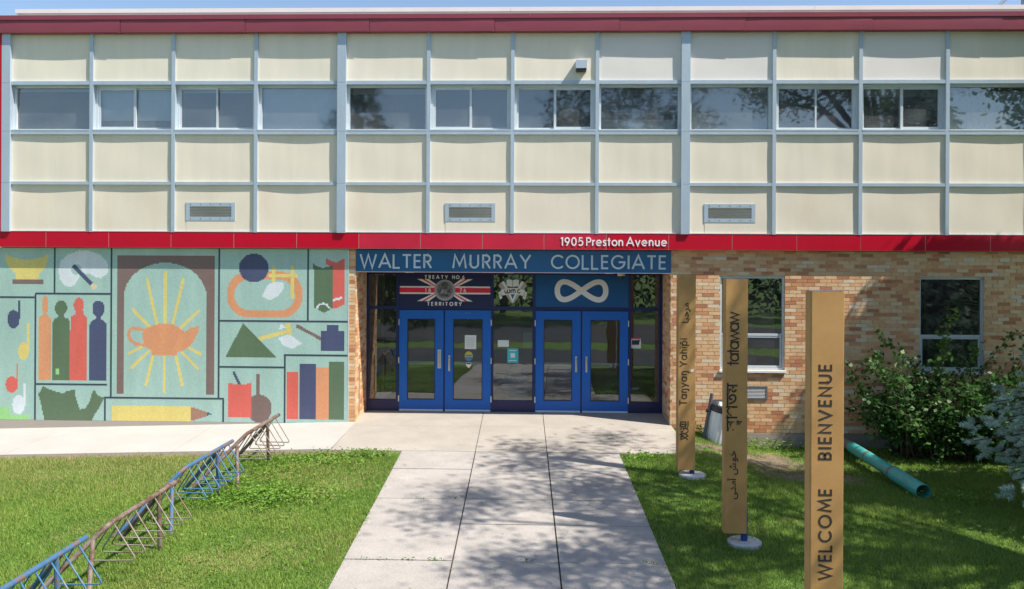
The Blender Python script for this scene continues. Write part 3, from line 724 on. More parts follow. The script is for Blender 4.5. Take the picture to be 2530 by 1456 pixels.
for t, a, c, z, h in (('TREATY', -2.40, -1.92, 2.777, 0.068), ('NO.6', -1.82, -1.57, 2.777, 0.068), ('TERRITORY', -2.345, -1.625, 2.213, 0.072)):
    word(t, a, c, h, 0.0165, Tw(yf, z), lambda ch, b: b.build('letter', M['off_white'], TP), d0=-0.003, d1=0)
for t, a, c in (('18', -2.39, -2.275), ('76', -1.665, -1.535)):
    word(t, a, c, 0.078, 0.0125, Tw(yf-0.0075, cz-0.039), lambda ch, b: b.build('letter', M['off_white'], TP), d0=-0.003, d1=0)
IP = thing('infinity_flag_panel', (0.9, YD, 2.2), 'blue panel with large white infinity symbol over right doors', 'flag panel')
MB().box(-0.074, 1.859, YD-0.022, YD+0.03, 2.2005, 2.8695).build('panel', M['inf_blue'], IP)
b = MB()
for a0, dd in ((0, 0.0), (180, 0.0006)):
    b.stroke([(0.882+0.505*math.cos(R(t)), 2.5415+0.186*math.sin(2*R(t))) for t in np.linspace(a0, a0+180, 45)], 0.112, -0.004-dd, 0, Tw(yf, 0))
b.build('infinity_symbol', M['off_white'], IP)
CR = thing('school_crest', (-0.55, YD+0.01, 2.25), 'school crest decal with open book and wmc scroll on centre transom glass', 'emblem')
yf = YD+0.0175; q = -0.556
z = lambda v: 2.545+v
flat([[(q, z(.275)), (q+.205, z(.19)), (q+.17, z(.0)), (q, z(-.235)), (q-.17, z(0)), (q-.205, z(.19))]], M['crest_blue'], 'shield', CR, 0)
flat([[(q+s_*.10, z(.02)), (q+s_*.215, z(.17)), (q+s_*.26, z(.155)), (q+s_*.30, z(.09)), (q+s_*.20, z(-.02)), (q+s_*.03, z(-.275)), (q, z(-.275)), (q, z(-.20))] for s_ in (-1, 1)], M['crest_tan'], 'side_scroll', CR, 0.0025)
flat([[(q+s_*.09, z(.02)), (q+s_*.185, z(.19)), (q+s_*.235, z(.165)), (q+s_*.13, z(.0)), (q+s_*.0, z(-.27)), (q, z(-.19))] for s_ in (-1, 1)], M['off_white'], 'ribbon', CR, 0.005)
flat([[(q-.125, z(.085)), (q-.005, z(.07)), (q-.005, z(.205)), (q-.06, z(.225)), (q-.13, z(.215))], [(q+.125, z(.085)), (q+.005, z(.07)), (q+.005, z(.205)), (q+.06, z(.225)), (q+.13, z(.215))]], M['off_white'], 'book', CR, 0.0075)
top = [(q+x, z(.045-(x/.27)**2*.045)) for x in np.linspace(-.25, .25, 13)]; bot = [(q+x, z(-.085-(x/.27)**2*.05)) for x in np.linspace(.25, -.25, 13)]
flat([top+bot, [(q-.25, z(-.02)), (q-.30, z(-.05)), (q-.265, z(-.20)), (q-.215, z(-.165))], [(q+.25, z(-.02)), (q+.30, z(-.05)), (q+.265, z(-.20)), (q+.215, z(-.165))]], M['off_white'], 'scroll', CR, 0.010)
b = MB(); Tc = Tw(yf-0.0125, 0)
for st in ([(-.17, .0), (-.155, -.055), (-.125, -.06), (-.11, -.03), (-.115, .02)], [(-.11, -.03), (-.095, -.06), (-.065, -.05), (-.055, -.01), (-.075, .02)],
           [(-.035, .01), (-.03, -.055)], [(-.03, .0), (-.005, .02), (.01, .0), (.01, -.055)], [(.01, .0), (.035, .02), (.05, .0), (.055, -.055)],
           [(.155, .01), (.125, .02), (.10, -.01), (.105, -.045), (.135, -.06), (.16, -.04)]):
    b.stroke([(q+x, z(v-0.005)) for x, v in st], 0.020, -0.002, 0, Tc)
b.build('monogram', M['ink'], CR)

# papers and stickers on the glass --------------------------------------------------
def sheet(name, label, cat, x0, x1, z0, z1, m, y, extra=()):
    o = thing(name, ((x0+x1)/2, y, z0), label, cat)
    MB().box(x0, x1, y-0.002, y, z0, z1).build('sheet', m, o)
    for (n_, poly, mm) in extra: MB().prism(poly, y-0.0035, y-0.0024).build(n_, mm, o)
    return o
yg = YD-0.0125
rect = lambda a, c, z0, z1: [(a, z0), (c, z0), (c, z1), (a, z1)]
sheet('notice', 'white notice sheet taped high on second blue door glass', 'notice', -1.553, -1.313, 1.305, 1.597, M['paper'], yg, [('text_line', rect(-1.52, -1.35, 1.54-i*.035, 1.545-i*.035), M['medal']) for i in range(6)])
o = thing('round_sticker', (-1.47, yg, 1.04), 'yellow and blue round sticker on second blue door glass', 'sticker')
MB().prism(arc(-1.469, 1.165, .085, .092, 0, 345, 23), yg-.002, yg).build('disc', M['yellow'], o); MB().box(-1.54, -1.40, yg-.003, yg-.0021, 1.155, 1.185).build('band', M['sticker_blue'], o)
MB().prism([(-1.556, 1.11), (-1.50, 1.055), (-1.44, 1.055), (-1.386, 1.11), (-1.40, 1.14), (-1.54, 1.14)], yg-.0045, yg-.0032).build('badge', M['sticker_blue'], o)
o = thing('small_badge_sticker', (-1.47, yg, .91), 'small grey shield sticker below the yellow one on the door glass', 'sticker')
MB().prism([(-1.526, 1.02), (-1.416, 1.02), (-1.42, .96), (-1.471, .905), (-1.522, .96)], yg-.002, yg).build('shield', M['off_white'], o); MB().box(-1.515, -1.427, yg-.003, yg-.0021, .985, 1.012).build('band', M['ink'], o)
yc = YD+0.0195
sheet('notice', 'small white notice on centre pane left of teal poster', 'notice', -.863, -.631, 1.356, 1.493, M['paper'], yc)
sheet('poster', 'teal poster with white square on centre pane between the doors', 'poster', -.661, -.431, 1.023, 1.323, M['paper_teal'], yc, [('square', rect(-.595, -.50, 1.13, 1.225), M['paper']), ('text_line', rect(-.63, -.47, 1.27, 1.285), M['paper']), ('text_line', rect(-.63, -.47, 1.06, 1.075), M['paper'])])
sheet('poster', 'pale green poster at right edge of centre pane', 'poster', -.336, -.142, 1.336, 1.654, M['paper_pale'], YD+0.035)
o = thing('floor_display_sign', (-.53, 1.75, 0), 'dark teal display stand with pale emblem behind centre pane', 'display')
MB().box(-.80, -.26, 1.74, 1.77, .33, .80).build('board', M['crest_blue'], o); MB().box(-.66, -.38, 1.73, 1.739, .63, .86).build('card', M['paper_pale'], o)
MB().box(-.69, -.24, 1.60, 1.90, .0, .33).build('base', M['paper'], o)
b = MB()
for k in range(7): b.stroke([(-.53, .55), (-.53+.13*math.cos(k*.9), .55+.085*math.sin(k*.9))], .02, -.003-.0005*k, 0, Tw(1.739, 0))
b.build('emblem', M['paper_pale'], o)
sheet('sticker', 'white square sticker with red top and dark picture on right sidelight', 'sticker', 1.922, 2.127, 1.346, 1.56, M['paper'], yc, [('picture', rect(1.94, 2.09, 1.42, 1.515), M['ink']), ('red_strip', rect(1.925, 2.124, 1.535, 1.557), M['sticker_red']), ('heart', [(2.06, 1.50), (2.09, 1.47), (2.115, 1.50), (2.11, 1.53), (2.09, 1.52), (2.07, 1.53)], M['sticker_red'])])
o = thing('security_camera', (1.60, 0.62, 2.925), 'small white dome security camera under the entrance soffit at right', 'camera')
MB().lathe([(0.0, 0), (.075, 0), (.075, -.05), (.068, -.06)], (1.66, .7, 2.925), 20).build('housing', M['paper'], o)
MB().lathe([(.066, -.06), (.06, -.09), (.04, -.115), (.0, -.125)], (1.66, .7, 2.925), 20).build('dome', M['dark'], o, smooth=True)
for x in (-2.6, -.6, 1.4):
    o = thing('recessed_light', (x, .35, 2.92), '%s round recessed light in the entrance soffit' % {-2.6: 'left', -.6: 'middle', 1.4: 'right'}[x], 'light', 'recessed soffit lights')
    MB().lathe([(0, -.004), (.075, -.004), (.09, -.012), (.095, -.012), (.095, 0)], (x, .35, 2.925), 20).build('trim', M['paper'], o)
# wall lamp on the upper panels
o = thing('wall_lamp', (.79, 0, 6.84), 'small square metal wall lamp on upper cream panel', 'lamp')
MB().box(.685, .90, -.16, 0.012, 6.89, 7.05).build('housing', M['lamp'], o); MB().box(.695, .89, -.15, 0.012, 6.845, 6.889).build('lens', M['dark'], o)
# roof mast
o = thing('roof_mast', (11.1, 3.2, 7.93), 'thin grey mast with slanted brace on the roof at right corner', 'mast')
MB().tube([(11.02, 3.2, 7.93), (11.02, 3.2, 12.2)], .045, 8).build('pole', M['mast'], o); MB().tube([(10.0, 3.2, 8.6), (10.95, 3.2, 9.5)], .035, 8).build('brace', M['mast'], o)
MB().box(10.8, 11.2, 3.0, 3.4, 7.93, 8.0).build('base', M['mast'], o); MB().tube([(10.0, 3.2, 7.93), (10.0, 3.2, 8.62)], .035, 8).build('strut', M['mast'], o)

# ------------------------------------------------------------------ mosaic mural
MU = thing('mosaic_mural', (-7.29, 0.06, -0.3), 'large pale green tile mosaic mural with school motifs left of the entrance', 'mural')
MX0, MX1, MZ0, MZ1 = -10.80, -3.775, -0.068, 3.372
ux = lambda x: MX0+(x-10)/(2447-10)*(MX1-MX0)
uz = lambda y: MZ1-(y-60)/(1266-60)*(MZ1-MZ0)
def tile_mat(name, col):
    m = bpy.data.materials.new(name); m.use_nodes = True; nt = m.node_tree; L = nt.links; b = nt.nodes['Principled BSDF']
    b.inputs['Roughness'].default_value = 0.35; b.inputs['Specular IOR Level'].default_value = 0.4
    geo = nd(nt, 'ShaderNodeNewGeometry'); mp = nd(nt, 'ShaderNodeMapping'); mp.inputs['Scale'].default_value = (1/TS, 0, 1/TS)
    mp.inputs['Location'].default_value = (-MX0/TS, 0, -MZ0/TS)
    L.new(geo.outputs['Position'], mp.inputs['Vector'])
    fl = nd(nt, 'ShaderNodeVectorMath', operation='FLOOR'); L.new(mp.outputs[0], fl.inputs[0])
    wn = nd(nt, 'ShaderNodeTexWhiteNoise', noise_dimensions='3D'); L.new(fl.outputs[0], wn.inputs['Vector'])
    fr = nd(nt, 'ShaderNodeVectorMath', operation='FRACTION'); L.new(mp.outputs[0], fr.inputs[0])
    sp = nd(nt, 'ShaderNodeSeparateXYZ'); L.new(fr.outputs[0], sp.inputs[0])
    def edge(sock):
        a = nd(nt, 'ShaderNodeMath', operation='SUBTRACT'); L.new(sock, a.inputs[0]); a.inputs[1].default_value = 0.5
        c = nd(nt, 'ShaderNodeMath', operation='ABSOLUTE'); L.new(a.outputs[0], c.inputs[0])
        d = nd(nt, 'ShaderNodeMath', operation='GREATER_THAN'); L.new(c.outputs[0], d.inputs[0]); d.inputs[1].default_value = 0.44; return d.outputs[0]
    mxm = nd(nt, 'ShaderNodeMath', operation='MAXIMUM'); L.new(edge(sp.outputs[0]), mxm.inputs[0]); L.new(edge(sp.outputs[2]), mxm.inputs[1])
    mr = nd(nt, 'ShaderNodeMapRange'); mr.inputs[3].default_value = 0.93; mr.inputs[4].default_value = 1.07; L.new(wn.outputs['Value'], mr.inputs[0])
    no = nd(nt, 'ShaderNodeTexNoise'); no.inputs['Scale'].default_value = 2.2; no.inputs['Detail'].default_value = 6; mp2 = nd(nt, 'ShaderNodeMapping'); mp2.inputs['Scale'].default_value = (1.6, 1, .35); L.new(geo.outputs['Position'], mp2.inputs['Vector']); L.new(mp2.outputs[0], no.inputs['Vector'])
    mr2 = nd(nt, 'ShaderNodeMapRange'); mr2.inputs[1].default_value = .3; mr2.inputs[2].default_value = .7; mr2.inputs[3].default_value = 0.90; mr2.inputs[4].default_value = 1.08; L.new(no.outputs['Fac'], mr2.inputs[0])
    mm = nd(nt, 'ShaderNodeMath', operation='MULTIPLY'); L.new(mr.outputs[0], mm.inputs[0]); L.new(mr2.outputs[0], mm.inputs[1])
    sc_ = nd(nt, 'ShaderNodeVectorMath', operation='SCALE'); sc_.inputs[0].default_value = col; L.new(mm.outputs[0], sc_.inputs['Scale'])
    mx = nd(nt, 'ShaderNodeMix', data_type='RGBA'); L.new(mxm.outputs[0], mx.inputs['Factor']); L.new(sc_.outputs[0], mx.inputs[6])
    mx.inputs[7].default_value = (*[c*0.75+0.10 for c in col], 1); L.new(mx.outputs[2], b.inputs['Base Color']); return m
TS = 0.0234
NXT, NZT = int((MX1-MX0)/TS), int((MZ1-MZ0)/TS); TW, TH = (MX1-MX0)/NXT, (MZ1-MZ0)/NZT
TC = {k: tile_mat('tile_'+k, c) for k, c in dict(teal=(0.365, 0.54, 0.475), yellow=(0.74, 0.60, 0.18), brown=(0.20, 0.13, 0.115), navy=(0.058, 0.072, 0.155),
      green=(0.10, 0.165, 0.088), red=(0.70, 0.125, 0.095), orange=(0.71, 0.305, 0.145), white=(0.68, 0.74, 0.77), lime=(0.30, 0.62, 0.22), cream=(0.72, 0.58, 0.36), wood=(0.36, 0.19, 0.12)).items()}
cxs = MX0+(np.arange(NXT)+0.5)*TW; czs = MZ0+(np.arange(NZT)+0.5)*TH
CXg, CZg = np.meshgrid(cxs, czs)
PXg = 10+(CXg-MX0)/(MX1-MX0)*(2447-10); PYg = 60+(MZ1-CZg)/(MZ1-MZ0)*(1266-60)
own = np.zeros((NZT, NXT), int); motifs = [('background', 'teal')]
def inpoly(poly):
    ins = np.zeros(PXg.shape, bool); n = len(poly)
    for i in range(n):
        (xa, ya), (xb, yb) = poly[i], poly[(i+1) % n]
        if ya == yb: continue
        c = ((ya > PYg) != (yb > PYg)) & (PXg < (xb-xa)*(PYg-ya)/(yb-ya)+xa); ins ^= c
    return ins
def seg(x0, y0, x1, y1, wd):
    dx, dy = x1-x0, y1-y0; t = np.clip(((PXg-x0)*dx+(PYg-y0)*dy)/(dx*dx+dy*dy), 0, 1)
    return (PXg-x0-t*dx)**2+(PYg-y0-t*dy)**2 < (wd/2)**2
def pline(pts, wd): return np.logical_or.reduce([seg(*pts[i], *pts[i+1], wd) for i in range(len(pts)-1)])
ell = lambda cx, cy, rx, ry: ((PXg-cx)/rx)**2+((PYg-cy)/ry)**2 < 1
rc = lambda x0, y0, x1, y1: (PXg > x0) & (PXg < x1) & (PYg > y0) & (PYg < y1)
def rrect(x0, y0, x1, y1, r):
    qx = np.abs(PXg-(x0+x1)/2)-(x1-x0)/2+r; qy = np.abs(PYg-(y0+y1)/2)-(y1-y0)/2+r
    return np.hypot(np.maximum(qx, 0), np.maximum(qy, 0))+np.minimum(np.maximum(qx, qy), 0) < r
def motif(name, colr, mask): motifs.append((name, colr)); own[mask] = len(motifs)-1
motif('bowl', 'yellow', inpoly([(48,100),(90,125),(150,138),(250,138),(310,125),(352,100),(355,140),(330,200),(290,240),(285,278),(125,278),(122,240),(75,200),(50,150)]))
motif('bowl_base', 'brown', rc(97,278,318,317))
motif('palette', 'white', inpoly([(425,210),(440,150),(490,105),(560,80),(640,78),(715,105),(765,150),(778,200),(765,245),(720,270),(690,265),(640,240),(600,235),(575,250),(560,290),(530,325),(495,335),(455,310),(430,270)]) & ~ell(550,210,36,38))
motif('paintbrush', 'navy', inpoly([(540,172),(668,305),(645,322),(520,190)])); motif('brush_tip', 'cream', inpoly([(665,305),(702,326),(672,356),(650,322)]))
motif('person_motif', 'orange', inpoly([(325,400),(340,400),(353,420),(353,495),(345,515),(345,530),(360,540),(375,555),(377,983),(285,983),(287,550),(300,535),(318,528),(318,515),(310,495),(310,420)]))
motif('person_motif', 'green', ell(444,480,44,52) | rc(425,515,465,555) | inpoly([(380,983),(380,590),(395,560),(425,545),(465,545),(495,555),(507,580),(507,983)]))
motif('person_motif', 'red', ell(570,458,37,50) | rc(550,495,600,530) | inpoly([(508,983),(510,545),(540,525),(600,522),(628,545),(628,983)]))
motif('person_motif', 'navy', rrect(668,432,746,535,28) | rc(692,525,722,565) | inpoly([(646,983),(646,595),(665,565),(690,555),(722,555),(750,570),(768,595),(768,983)]))
motif('tile_patch', 'lime', rc(408,908,436,942))
for (c, sx0, sx1, sy0, sy1, ex, ey, rx, ry) in (('navy',142,154,432,560,108,562,43,65), ('yellow',204,218,588,770,180,785,38,65), ('red',130,143,872,1010,98,1020,44,58), ('white',180,194,1015,1150,148,1160,45,68)):
    motif('music_note', c, rc(sx0,sy0,sx1,sy1) | ell(ex,ey,rx,ry))
motif('tile_patch', 'lime', (rc(0,1178,80,1300) | rc(80,1236,225,1300)) & (own == 0))
motif('leaf_motif', 'green', inpoly([(285,1090),(320,1030),(350,1045),(410,1065),(470,1080),(490,1060),(545,1052),(550,1100),(565,1150),(580,1190),(620,1180),(650,1130),(665,1075),(680,1052),(700,1080),(725,1100),(750,1098),(745,1120),(715,1180),(680,1230),(660,1270),(330,1270),(315,1200),(300,1130)]))
motif('arch', 'brown', rc(838,106,1517,1081) & ~(rc(887,400,1464,1200) | (ell(1175.5,400,289,240) & (PYg <= 401))))
for a in ((1048,275,1120,590),(1177,225,1177,590),(1302,275,1228,590),(950,487,1070,610),(1410,492,1285,615),(927,793,1020,745),(1423,793,1340,750),(942,895,1065,775),(1406,895,1290,780),(1045,1010,1092,810),(1172,1060,1172,810),(1298,1010,1253,810)):
    motif('ray', 'yellow', seg(*a, 21))
motif('oil_lamp', 'orange', inpoly([(1018,645),(1075,603),(1130,586),(1180,582),(1230,590),(1275,613),(1315,640),(1335,630),(1355,608),(1414,604),(1405,650),(1375,710),(1340,750),(1300,770),(1265,785),(1265,807),(1083,807),(1082,775),(1040,745),(1015,690)]) | pline([(1045,628),(985,624),(948,616),(924,638),(918,665),(935,702),(970,728),(1045,737)], 22))
motif('running_track', 'orange', rrect(1607,217,2132,538,150) & ~rrect(1658,272,2080,490,112))
motif('ball', 'navy', ell(1793,193,104,100))
motif('goal_post', 'yellow', rc(1920,175,1941,295) | rc(2052,175,2075,408) | rc(1897,232,2095,253))
motif('feather', 'white', inpoly([(1905,300),(1940,290),(2008,295),(1995,345),(1960,390),(1900,415),(1852,390),(1875,335)]))
motif('banner_motif', 'red', inpoly([(2290,118),(2330,140),(2360,150),(2390,140),(2425,122),(2425,440),(2390,460),(2355,475),(2340,465),(2340,180),(2290,165)]))
motif('banner_motif', 'green', inpoly([(2207,162),(2240,182),(2275,190),(2310,182),(2342,165),(2342,465),(2310,488),(2278,500),(2245,485),(2210,465)]))
motif('banner_mark', 'white', pline([(2232,468),(2250,444),(2275,438),(2300,444),(2318,468)], 13)); motif('banner_mark', 'white', pline([(2347,413),(2365,406),(2382,406),(2400,395)], 13))
motif('axe_blade', 'white', inpoly([(1985,577),(2015,600),(2020,612),(1968,615)]) | inpoly([(1965,680),(2040,650),(2132,715),(2065,752),(2010,735),(1985,710)]))
motif('axe_handle', 'yellow', seg(1820,690,2040,628,28) | inpoly([(2012,580),(2045,580),(2064,650),(2035,656)]))
motif('triangle', 'green', inpoly([(1720,577),(1957,814),(1598,814)]))
motif('pen', 'brown', seg(2098,596,2262,682,24)); motif('ink_bottle', 'navy', rc(2262,628,2420,765) | rc(2298,587,2385,640))
motif('lute', 'brown', rc(1812,928,1838,1090) | ell(1834,1170,89,98))
motif('jar_brush', 'navy', seg(1657,920,1695,1000,18)); motif('jar', 'red', inpoly([(1617,990),(1660,1003),(1700,1006),(1740,1001),(1780,988),(1780,1237),(1617,1237)]))
for c, x0, x1, y0 in (('red',2027,2107,913),('navy',2117,2225,857),('orange',2225,2318,877),('green',2319,2425,842)): motif('book_motif', c, rc(x0,y0,x1,1244))
motif('pencil', 'yellow', rc(803,1157,1361,1300)); motif('pencil_wood', 'wood', inpoly([(1361,1163),(1475,1200),(1475,1226),(1361,1262)])); motif('pencil_lead', 'navy', inpoly([(1472,1200),(1508,1212),(1472,1225)]))
YT = 0.094
for mi, (nm, colr) in enumerate(motifs):
    vs = []; fsx = []
    for j in range(NZT):
        row = own[j] == mi; i = 0
        d = np.flatnonzero(np.diff(np.concatenate([[0], row.astype(np.int8), [0]])))
        for a, c in zip(d[::2], d[1::2]):
            n = len(vs); x0, x1, z0, z1 = MX0+a*TW, MX0+c*TW, MZ0+j*TH, MZ0+(j+1)*TH
            vs += [(x0, YT, z0), (x1, YT, z0), (x1, YT, z1), (x0, YT, z1)]; fsx.append((n, n+1, n+2, n+3))
    b = MB(); b.v = vs; b.f = fsx
    b.build(nm, TC[colr], MU)
MB().box(MX0, MX1, YT+0.002, 0.1215, MZ0, MZ1).build('backing', M['mural_base'], MU)
MB().box(XL-0.1, -3.757, 0.089, 0.1218, -0.62, MZ0-0.004).build('base_strip', M['mural_base'], MU)
M['divider'] = mat('divider', (0.045, 0.058, 0.085), 0.5)
hw = 0.016
for k, (x0, y0, x1, y1) in enumerate(((398,58,398,375),(262,379,792,379),(264,386,264,1266),(12,406,257,406),(798,58,798,1098),(271,1014,770,1014),(752,1104,1590,1104),(757,1111,757,1266),(1585,1111,1585,1266),(1552,60,1552,1098),(1559,561,2447,561),(2170,60,2170,554),(1559,882,2005,882),(2012,803,2012,1266),(2005,796,2447,796))):
    a, c, e, f_ = ux(x0), ux(x1), uz(y0), uz(y1)
    if x0 == x1: MB().box(a-hw, a+hw, YT-0.003, YT+0.001, min(e, f_), max(e, f_)).build('divider', M['divider'], MU)
    else: MB().box(min(a, c), max(a, c), YT-0.0034, YT+0.001, e-hw, e+hw).build('divider', M['divider'], MU)
b = MB(); b.box(MX1, MX1+0.014, YT-0.004, 0.122, MZ0, MZ1); b.box(MX0-0.012, MX0, YT-0.004, 0.122, MZ0, MZ1); b.build('edge_trim', M['winframe'], MU)

# ------------------------------------------------------------------ welcome totems
def script_word(text_glyphs, total, T, depth=0.004):
    """Non-Latin words from Blender's built-in glyphs: list of (char, dx, dy, scale, advance?)."""
    b = MB(); pen = 0.0
    for (ch, dx, dy, s_, adv) in text_glyphs:
        cu = bpy.data.curves.new('glyph', 'FONT'); cu.body = ch; cu.resolution_u = 4; cu.offset = 0.018
        ob = bpy.data.objects.new('glyph', cu); COL.objects.link(ob)
        dg = bpy.context.evaluated_depsgraph_get(); ev = ob.evaluated_get(dg); me = ev.to_mesh()
        vs = [(pen+dx+v.co.x*s_, dy+v.co.y*s_) for v in me.vertices]; fs_ = [tuple(p.vertices) for p in me.polygons]
        wd = max([v[0] for v in vs]+[pen])-pen
        b.v += [(x, y, 0) for x, y in vs] if False else []
        n = len(b.v); b.v += [(x, y, 0) for x, y in vs]; b.f += [tuple(i+n for i in f) for f in fs_]
        ev.to_mesh_clear(); bpy.data.objects.remove(ob); bpy.data.curves.remove(cu)
        pen += (wd if adv is None else adv)
    w0 = min(v[0] for v in b.v); w1 = max(v[0] for v in b.v); k = total/(w1-w0)
    b.v = [T((x-w0)*k, y*k, -depth) for x, y, _ in b.v]
    return b
def totem(name, X0, Yf, ztop, zbot, label, disc_x, words):
    zg = g1(disc_x, Yf)-0.03
    o = thing(name, (disc_x, Yf+0.07, zg), label, 'totem sign', 'totem signs along the walkway')
    b = MB(); x1 = X0+0.278; bv = 0.012
    prof = [(X0, Yf+0.14), (X0, Yf+bv), (X0+bv, Yf), (x1-0.004, Yf), (x1, Yf+0.004), (x1, Yf+0.14)]
    n = len(prof); vs = [(x, y, zbot) for x, y in prof]+[(x, y, ztop) for x, y in prof]
    b.add(vs, [(i, (i+1) % n, (i+1) % n+n, i+n) for i in range(n)]+[tuple(range(n))[::-1], tuple(range(n, 2*n))])
    b.build('board', M['totem'], o)
    MB().box(X0+0.008, x1-0.008, Yf+0.01, Yf+0.132, ztop+0.0003, ztop+0.006).build('cap', M['vent_frame'], o)
    px = disc_x-0.005
    MB().box(px-0.034, px+0.034, Yf+0.035, Yf+0.103, zg+0.04, zbot+0.3).build('post', M['post_blue'], o)
    MB().lathe([(0, .052), (.195, .052), (.208, .042), (.210, -.15), (0, -.15)], (disc_x, Yf+0.07, zg+0.0), 40).build('base_disc', M['disc'], o)
    for fn in words: fn(o, X0, Yf)
    return o
# text on a totem runs upwards: u -> +z, v(up of glyph) -> -x
def up_text(text, zlo, zhi, xbase, cap, wd):
    def f(o, X0, Yf):
        T = lambda u, v, d: (xbase-v, Yf+d, u)
        bb = MB()
        word(text, zlo, zhi, cap, wd, T, lambda ch, b: b.build('letter', M['totem_letter'], o), d0=-0.0025, d1=0.0)
    return f
def up_script(gl, zlo, zhi, xbase):
    def f(o, X0, Yf):
        script_word(gl, zhi-zlo, lambda u, v, d: (xbase-v, Yf+d, zlo+u), 0.0025).build('lettering', M['totem_letter'], o)
    return f
AR = lambda s_: [(c, 0, 0, 1.0, None) for c in s_]
t1 = totem('totem_sign', 2.270, -9.45, 2.94, -0.24, 'nearest tall tan totem sign reading WELCOME and BIENVENUE', 2.50,
      [up_text('WELCOME', 0.535, 1.288, 2.450, 0.105, 0.0165), up_text('BIENVENUE', 1.535, 2.33, 2.446, 0.105, 0.0165)])
t2 = totem('totem_sign', 2.284, -6.10, 2.965, -0.158, 'middle tan totem sign reading tatawaw above Bengali and Persian script', 2.55,
      [up_text('tatawaw', 1.905, 2.56, 2.455, 0.150, 0.020),
       up_script([('স', 0, 0, 1, None), ('ব', -0.34, -0.30, 0.5, -0.0), ('া', 0.0, 0, 1, None), ('গ', -.02, 0, 1, None), ('ত', -.02, 0, 1, None), ('ম', -.02, 0, 1, None)], 1.095, 1.690, 2.435),
       up_script(AR('\u06CC')[:0]+AR('\uFBFD\uFEAA\uFEE3\uFE81')+[(' ', 0, 0, 1, .28)]+AR('\uFEB6\uFEEE\uFEA7'), 0.262, 0.858, 2.425)])
t3 = totem('totem_sign', 2.168, -3.25, 2.965, -0.085, 'farthest tan totem sign with Arabic, Taŋyaŋ Yahipi and Chinese lettering', 2.415,
      [up_script(AR('\uFE8E\uFE92\uFEA3\uFEAE\uFEE3'), 2.212, 2.527, 2.335), up_text('Taŋyaŋ', 0.93, 1.46, 2.315, 0.115, 0.016), up_text('Yahipi', 1.53, 1.97, 2.315, 0.115, 0.016),
       up_script(AR('欢迎'), 0.382, 0.683, 2.332)])
o = thing('paper_sticker', (2.36, -3.252, 1.40), 'small pale blue torn sticker on the farthest totem sign', 'sticker')
MB().prism([(2.365, 1.475), (2.385, 1.49), (2.405, 1.485), (2.415, 1.505), (2.42, 1.47), (2.40, 1.445), (2.375, 1.445)], -3.2545, -3.2505).build('paper', M['paper'], o)

# ------------------------------------------------------------------ bike racks
def bez(a, m_, c, n=5): return [tuple(Vector(a)*(1-t)**2+Vector(m_)*2*t*(1-t)+Vector(c)*t*t) for t in np.linspace(0, 1, n)]
def rack(label, xf, xe, yf, ye, n, pm, rm):
    zf, ze = g1(xf, yf), g1(xe, ye); H = 0.66
    o = thing('bike_rack', ((xf+xe)/2, (yf+ye)/2, g1(xf, (yf+ye)/2)), label, 'bike rack', 'bike racks in a row on the left lawn')
    X = lambda y: xf+(xe-xf)*(y-yf)/(ye-yf); Zt = lambda y: g1(X(y), y)+H
    E_ = (xe, ye, ze+H); F_ = (xe-0.66, ye-0.58, g1(xe-0.66, ye-0.58)-0.04)
    d = (Vector(F_)-Vector(E_)).normalized(); a = (xe+(xf-xe)*.06/abs(yf-ye), ye+0.08, Zt(ye+0.08))
    path = [(xf, yf, zf+H)]+bez(a, E_, tuple(Vector(E_)+d*0.09), 6)+[F_]
    MB().tube(path, 0.029, 12).build('top_pipe', pm, o, smooth=False)
    yp = yf-0.50; MB().tube([(X(yp)+0.02, yp, g1(X(yp), yp)-0.05), (X(yp), yp, Zt(yp))], 0.026, 10).build('post', pm, o, smooth=False)
    MB().tube([(X(yp)-0.66, yf-0.18, g1(xf-.66, yf-.18)-0.05), (X(yf-.42), yf-0.42, Zt(yf-.42)-0.01)], 0.027, 10).build('leg', pm, o)
    pj = Vector(E_)+d*0.20
    MB().tube([(xe+0.05, ye-0.52, g1(xe, ye-0.52)-0.05), tuple(pj)], 0.026, 10).build('strut', pm, o)
    for i in range(n):
        y = yf-0.17-(abs(ye-yf)-0.26)*i/(n-1)+rnd.uniform(-.015, .015); x = X(y); zt = Zt(y)-0.02; zb = zt-0.40
        w1 = 0.27+rnd.uniform(-.01, .01); r = 0.05; sl = rnd.uniform(-.02, .02)
        rr, ll = (x+w1, y+sl, zb), (x-w1, y-sl, zb); tp1, tp2 = (x+0.012, y+.01, zt), (x-0.012, y-.01, zt)
        v1 = (Vector(tp1)-Vector(rr)).normalized(); v2 = (Vector(tp2)-Vector(ll)).normalized(); hx = (Vector(ll)-Vector(rr)).normalized()
        p = [tp1]+bez(tuple(Vector(rr)+v1*r), rr, tuple(Vector(rr)+hx*r))+bez(tuple(Vector(ll)-hx*r), ll, tuple(Vector(ll)+v2*r))+[tp2]
        MB().tube(p, 0.0085, 6).build('wheel_loop', rm, o, smooth=True)
    return o
rack('rusty brown bike rack nearest the mural', -4.46, -4.556, -2.14, -3.48, 6, M['rack_rust'], M['rod_rust'])
rack('blue bike rack between the two rusty racks', -4.62, -4.745, -3.91, -5.37, 7, M['rack_blue'], M['rod_blue'])
rack('rusty bike rack with pale worn pipe, between two blue racks', -4.595, -4.675, -5.91, -7.52, 7, M['rack_rust'], M['rod_rust'])
rack('peeling blue bike rack nearest the camera at bottom left', -4.715, -4.80, -7.90, -9.5, 7, M['rack_blue'], M['rod_blue'])

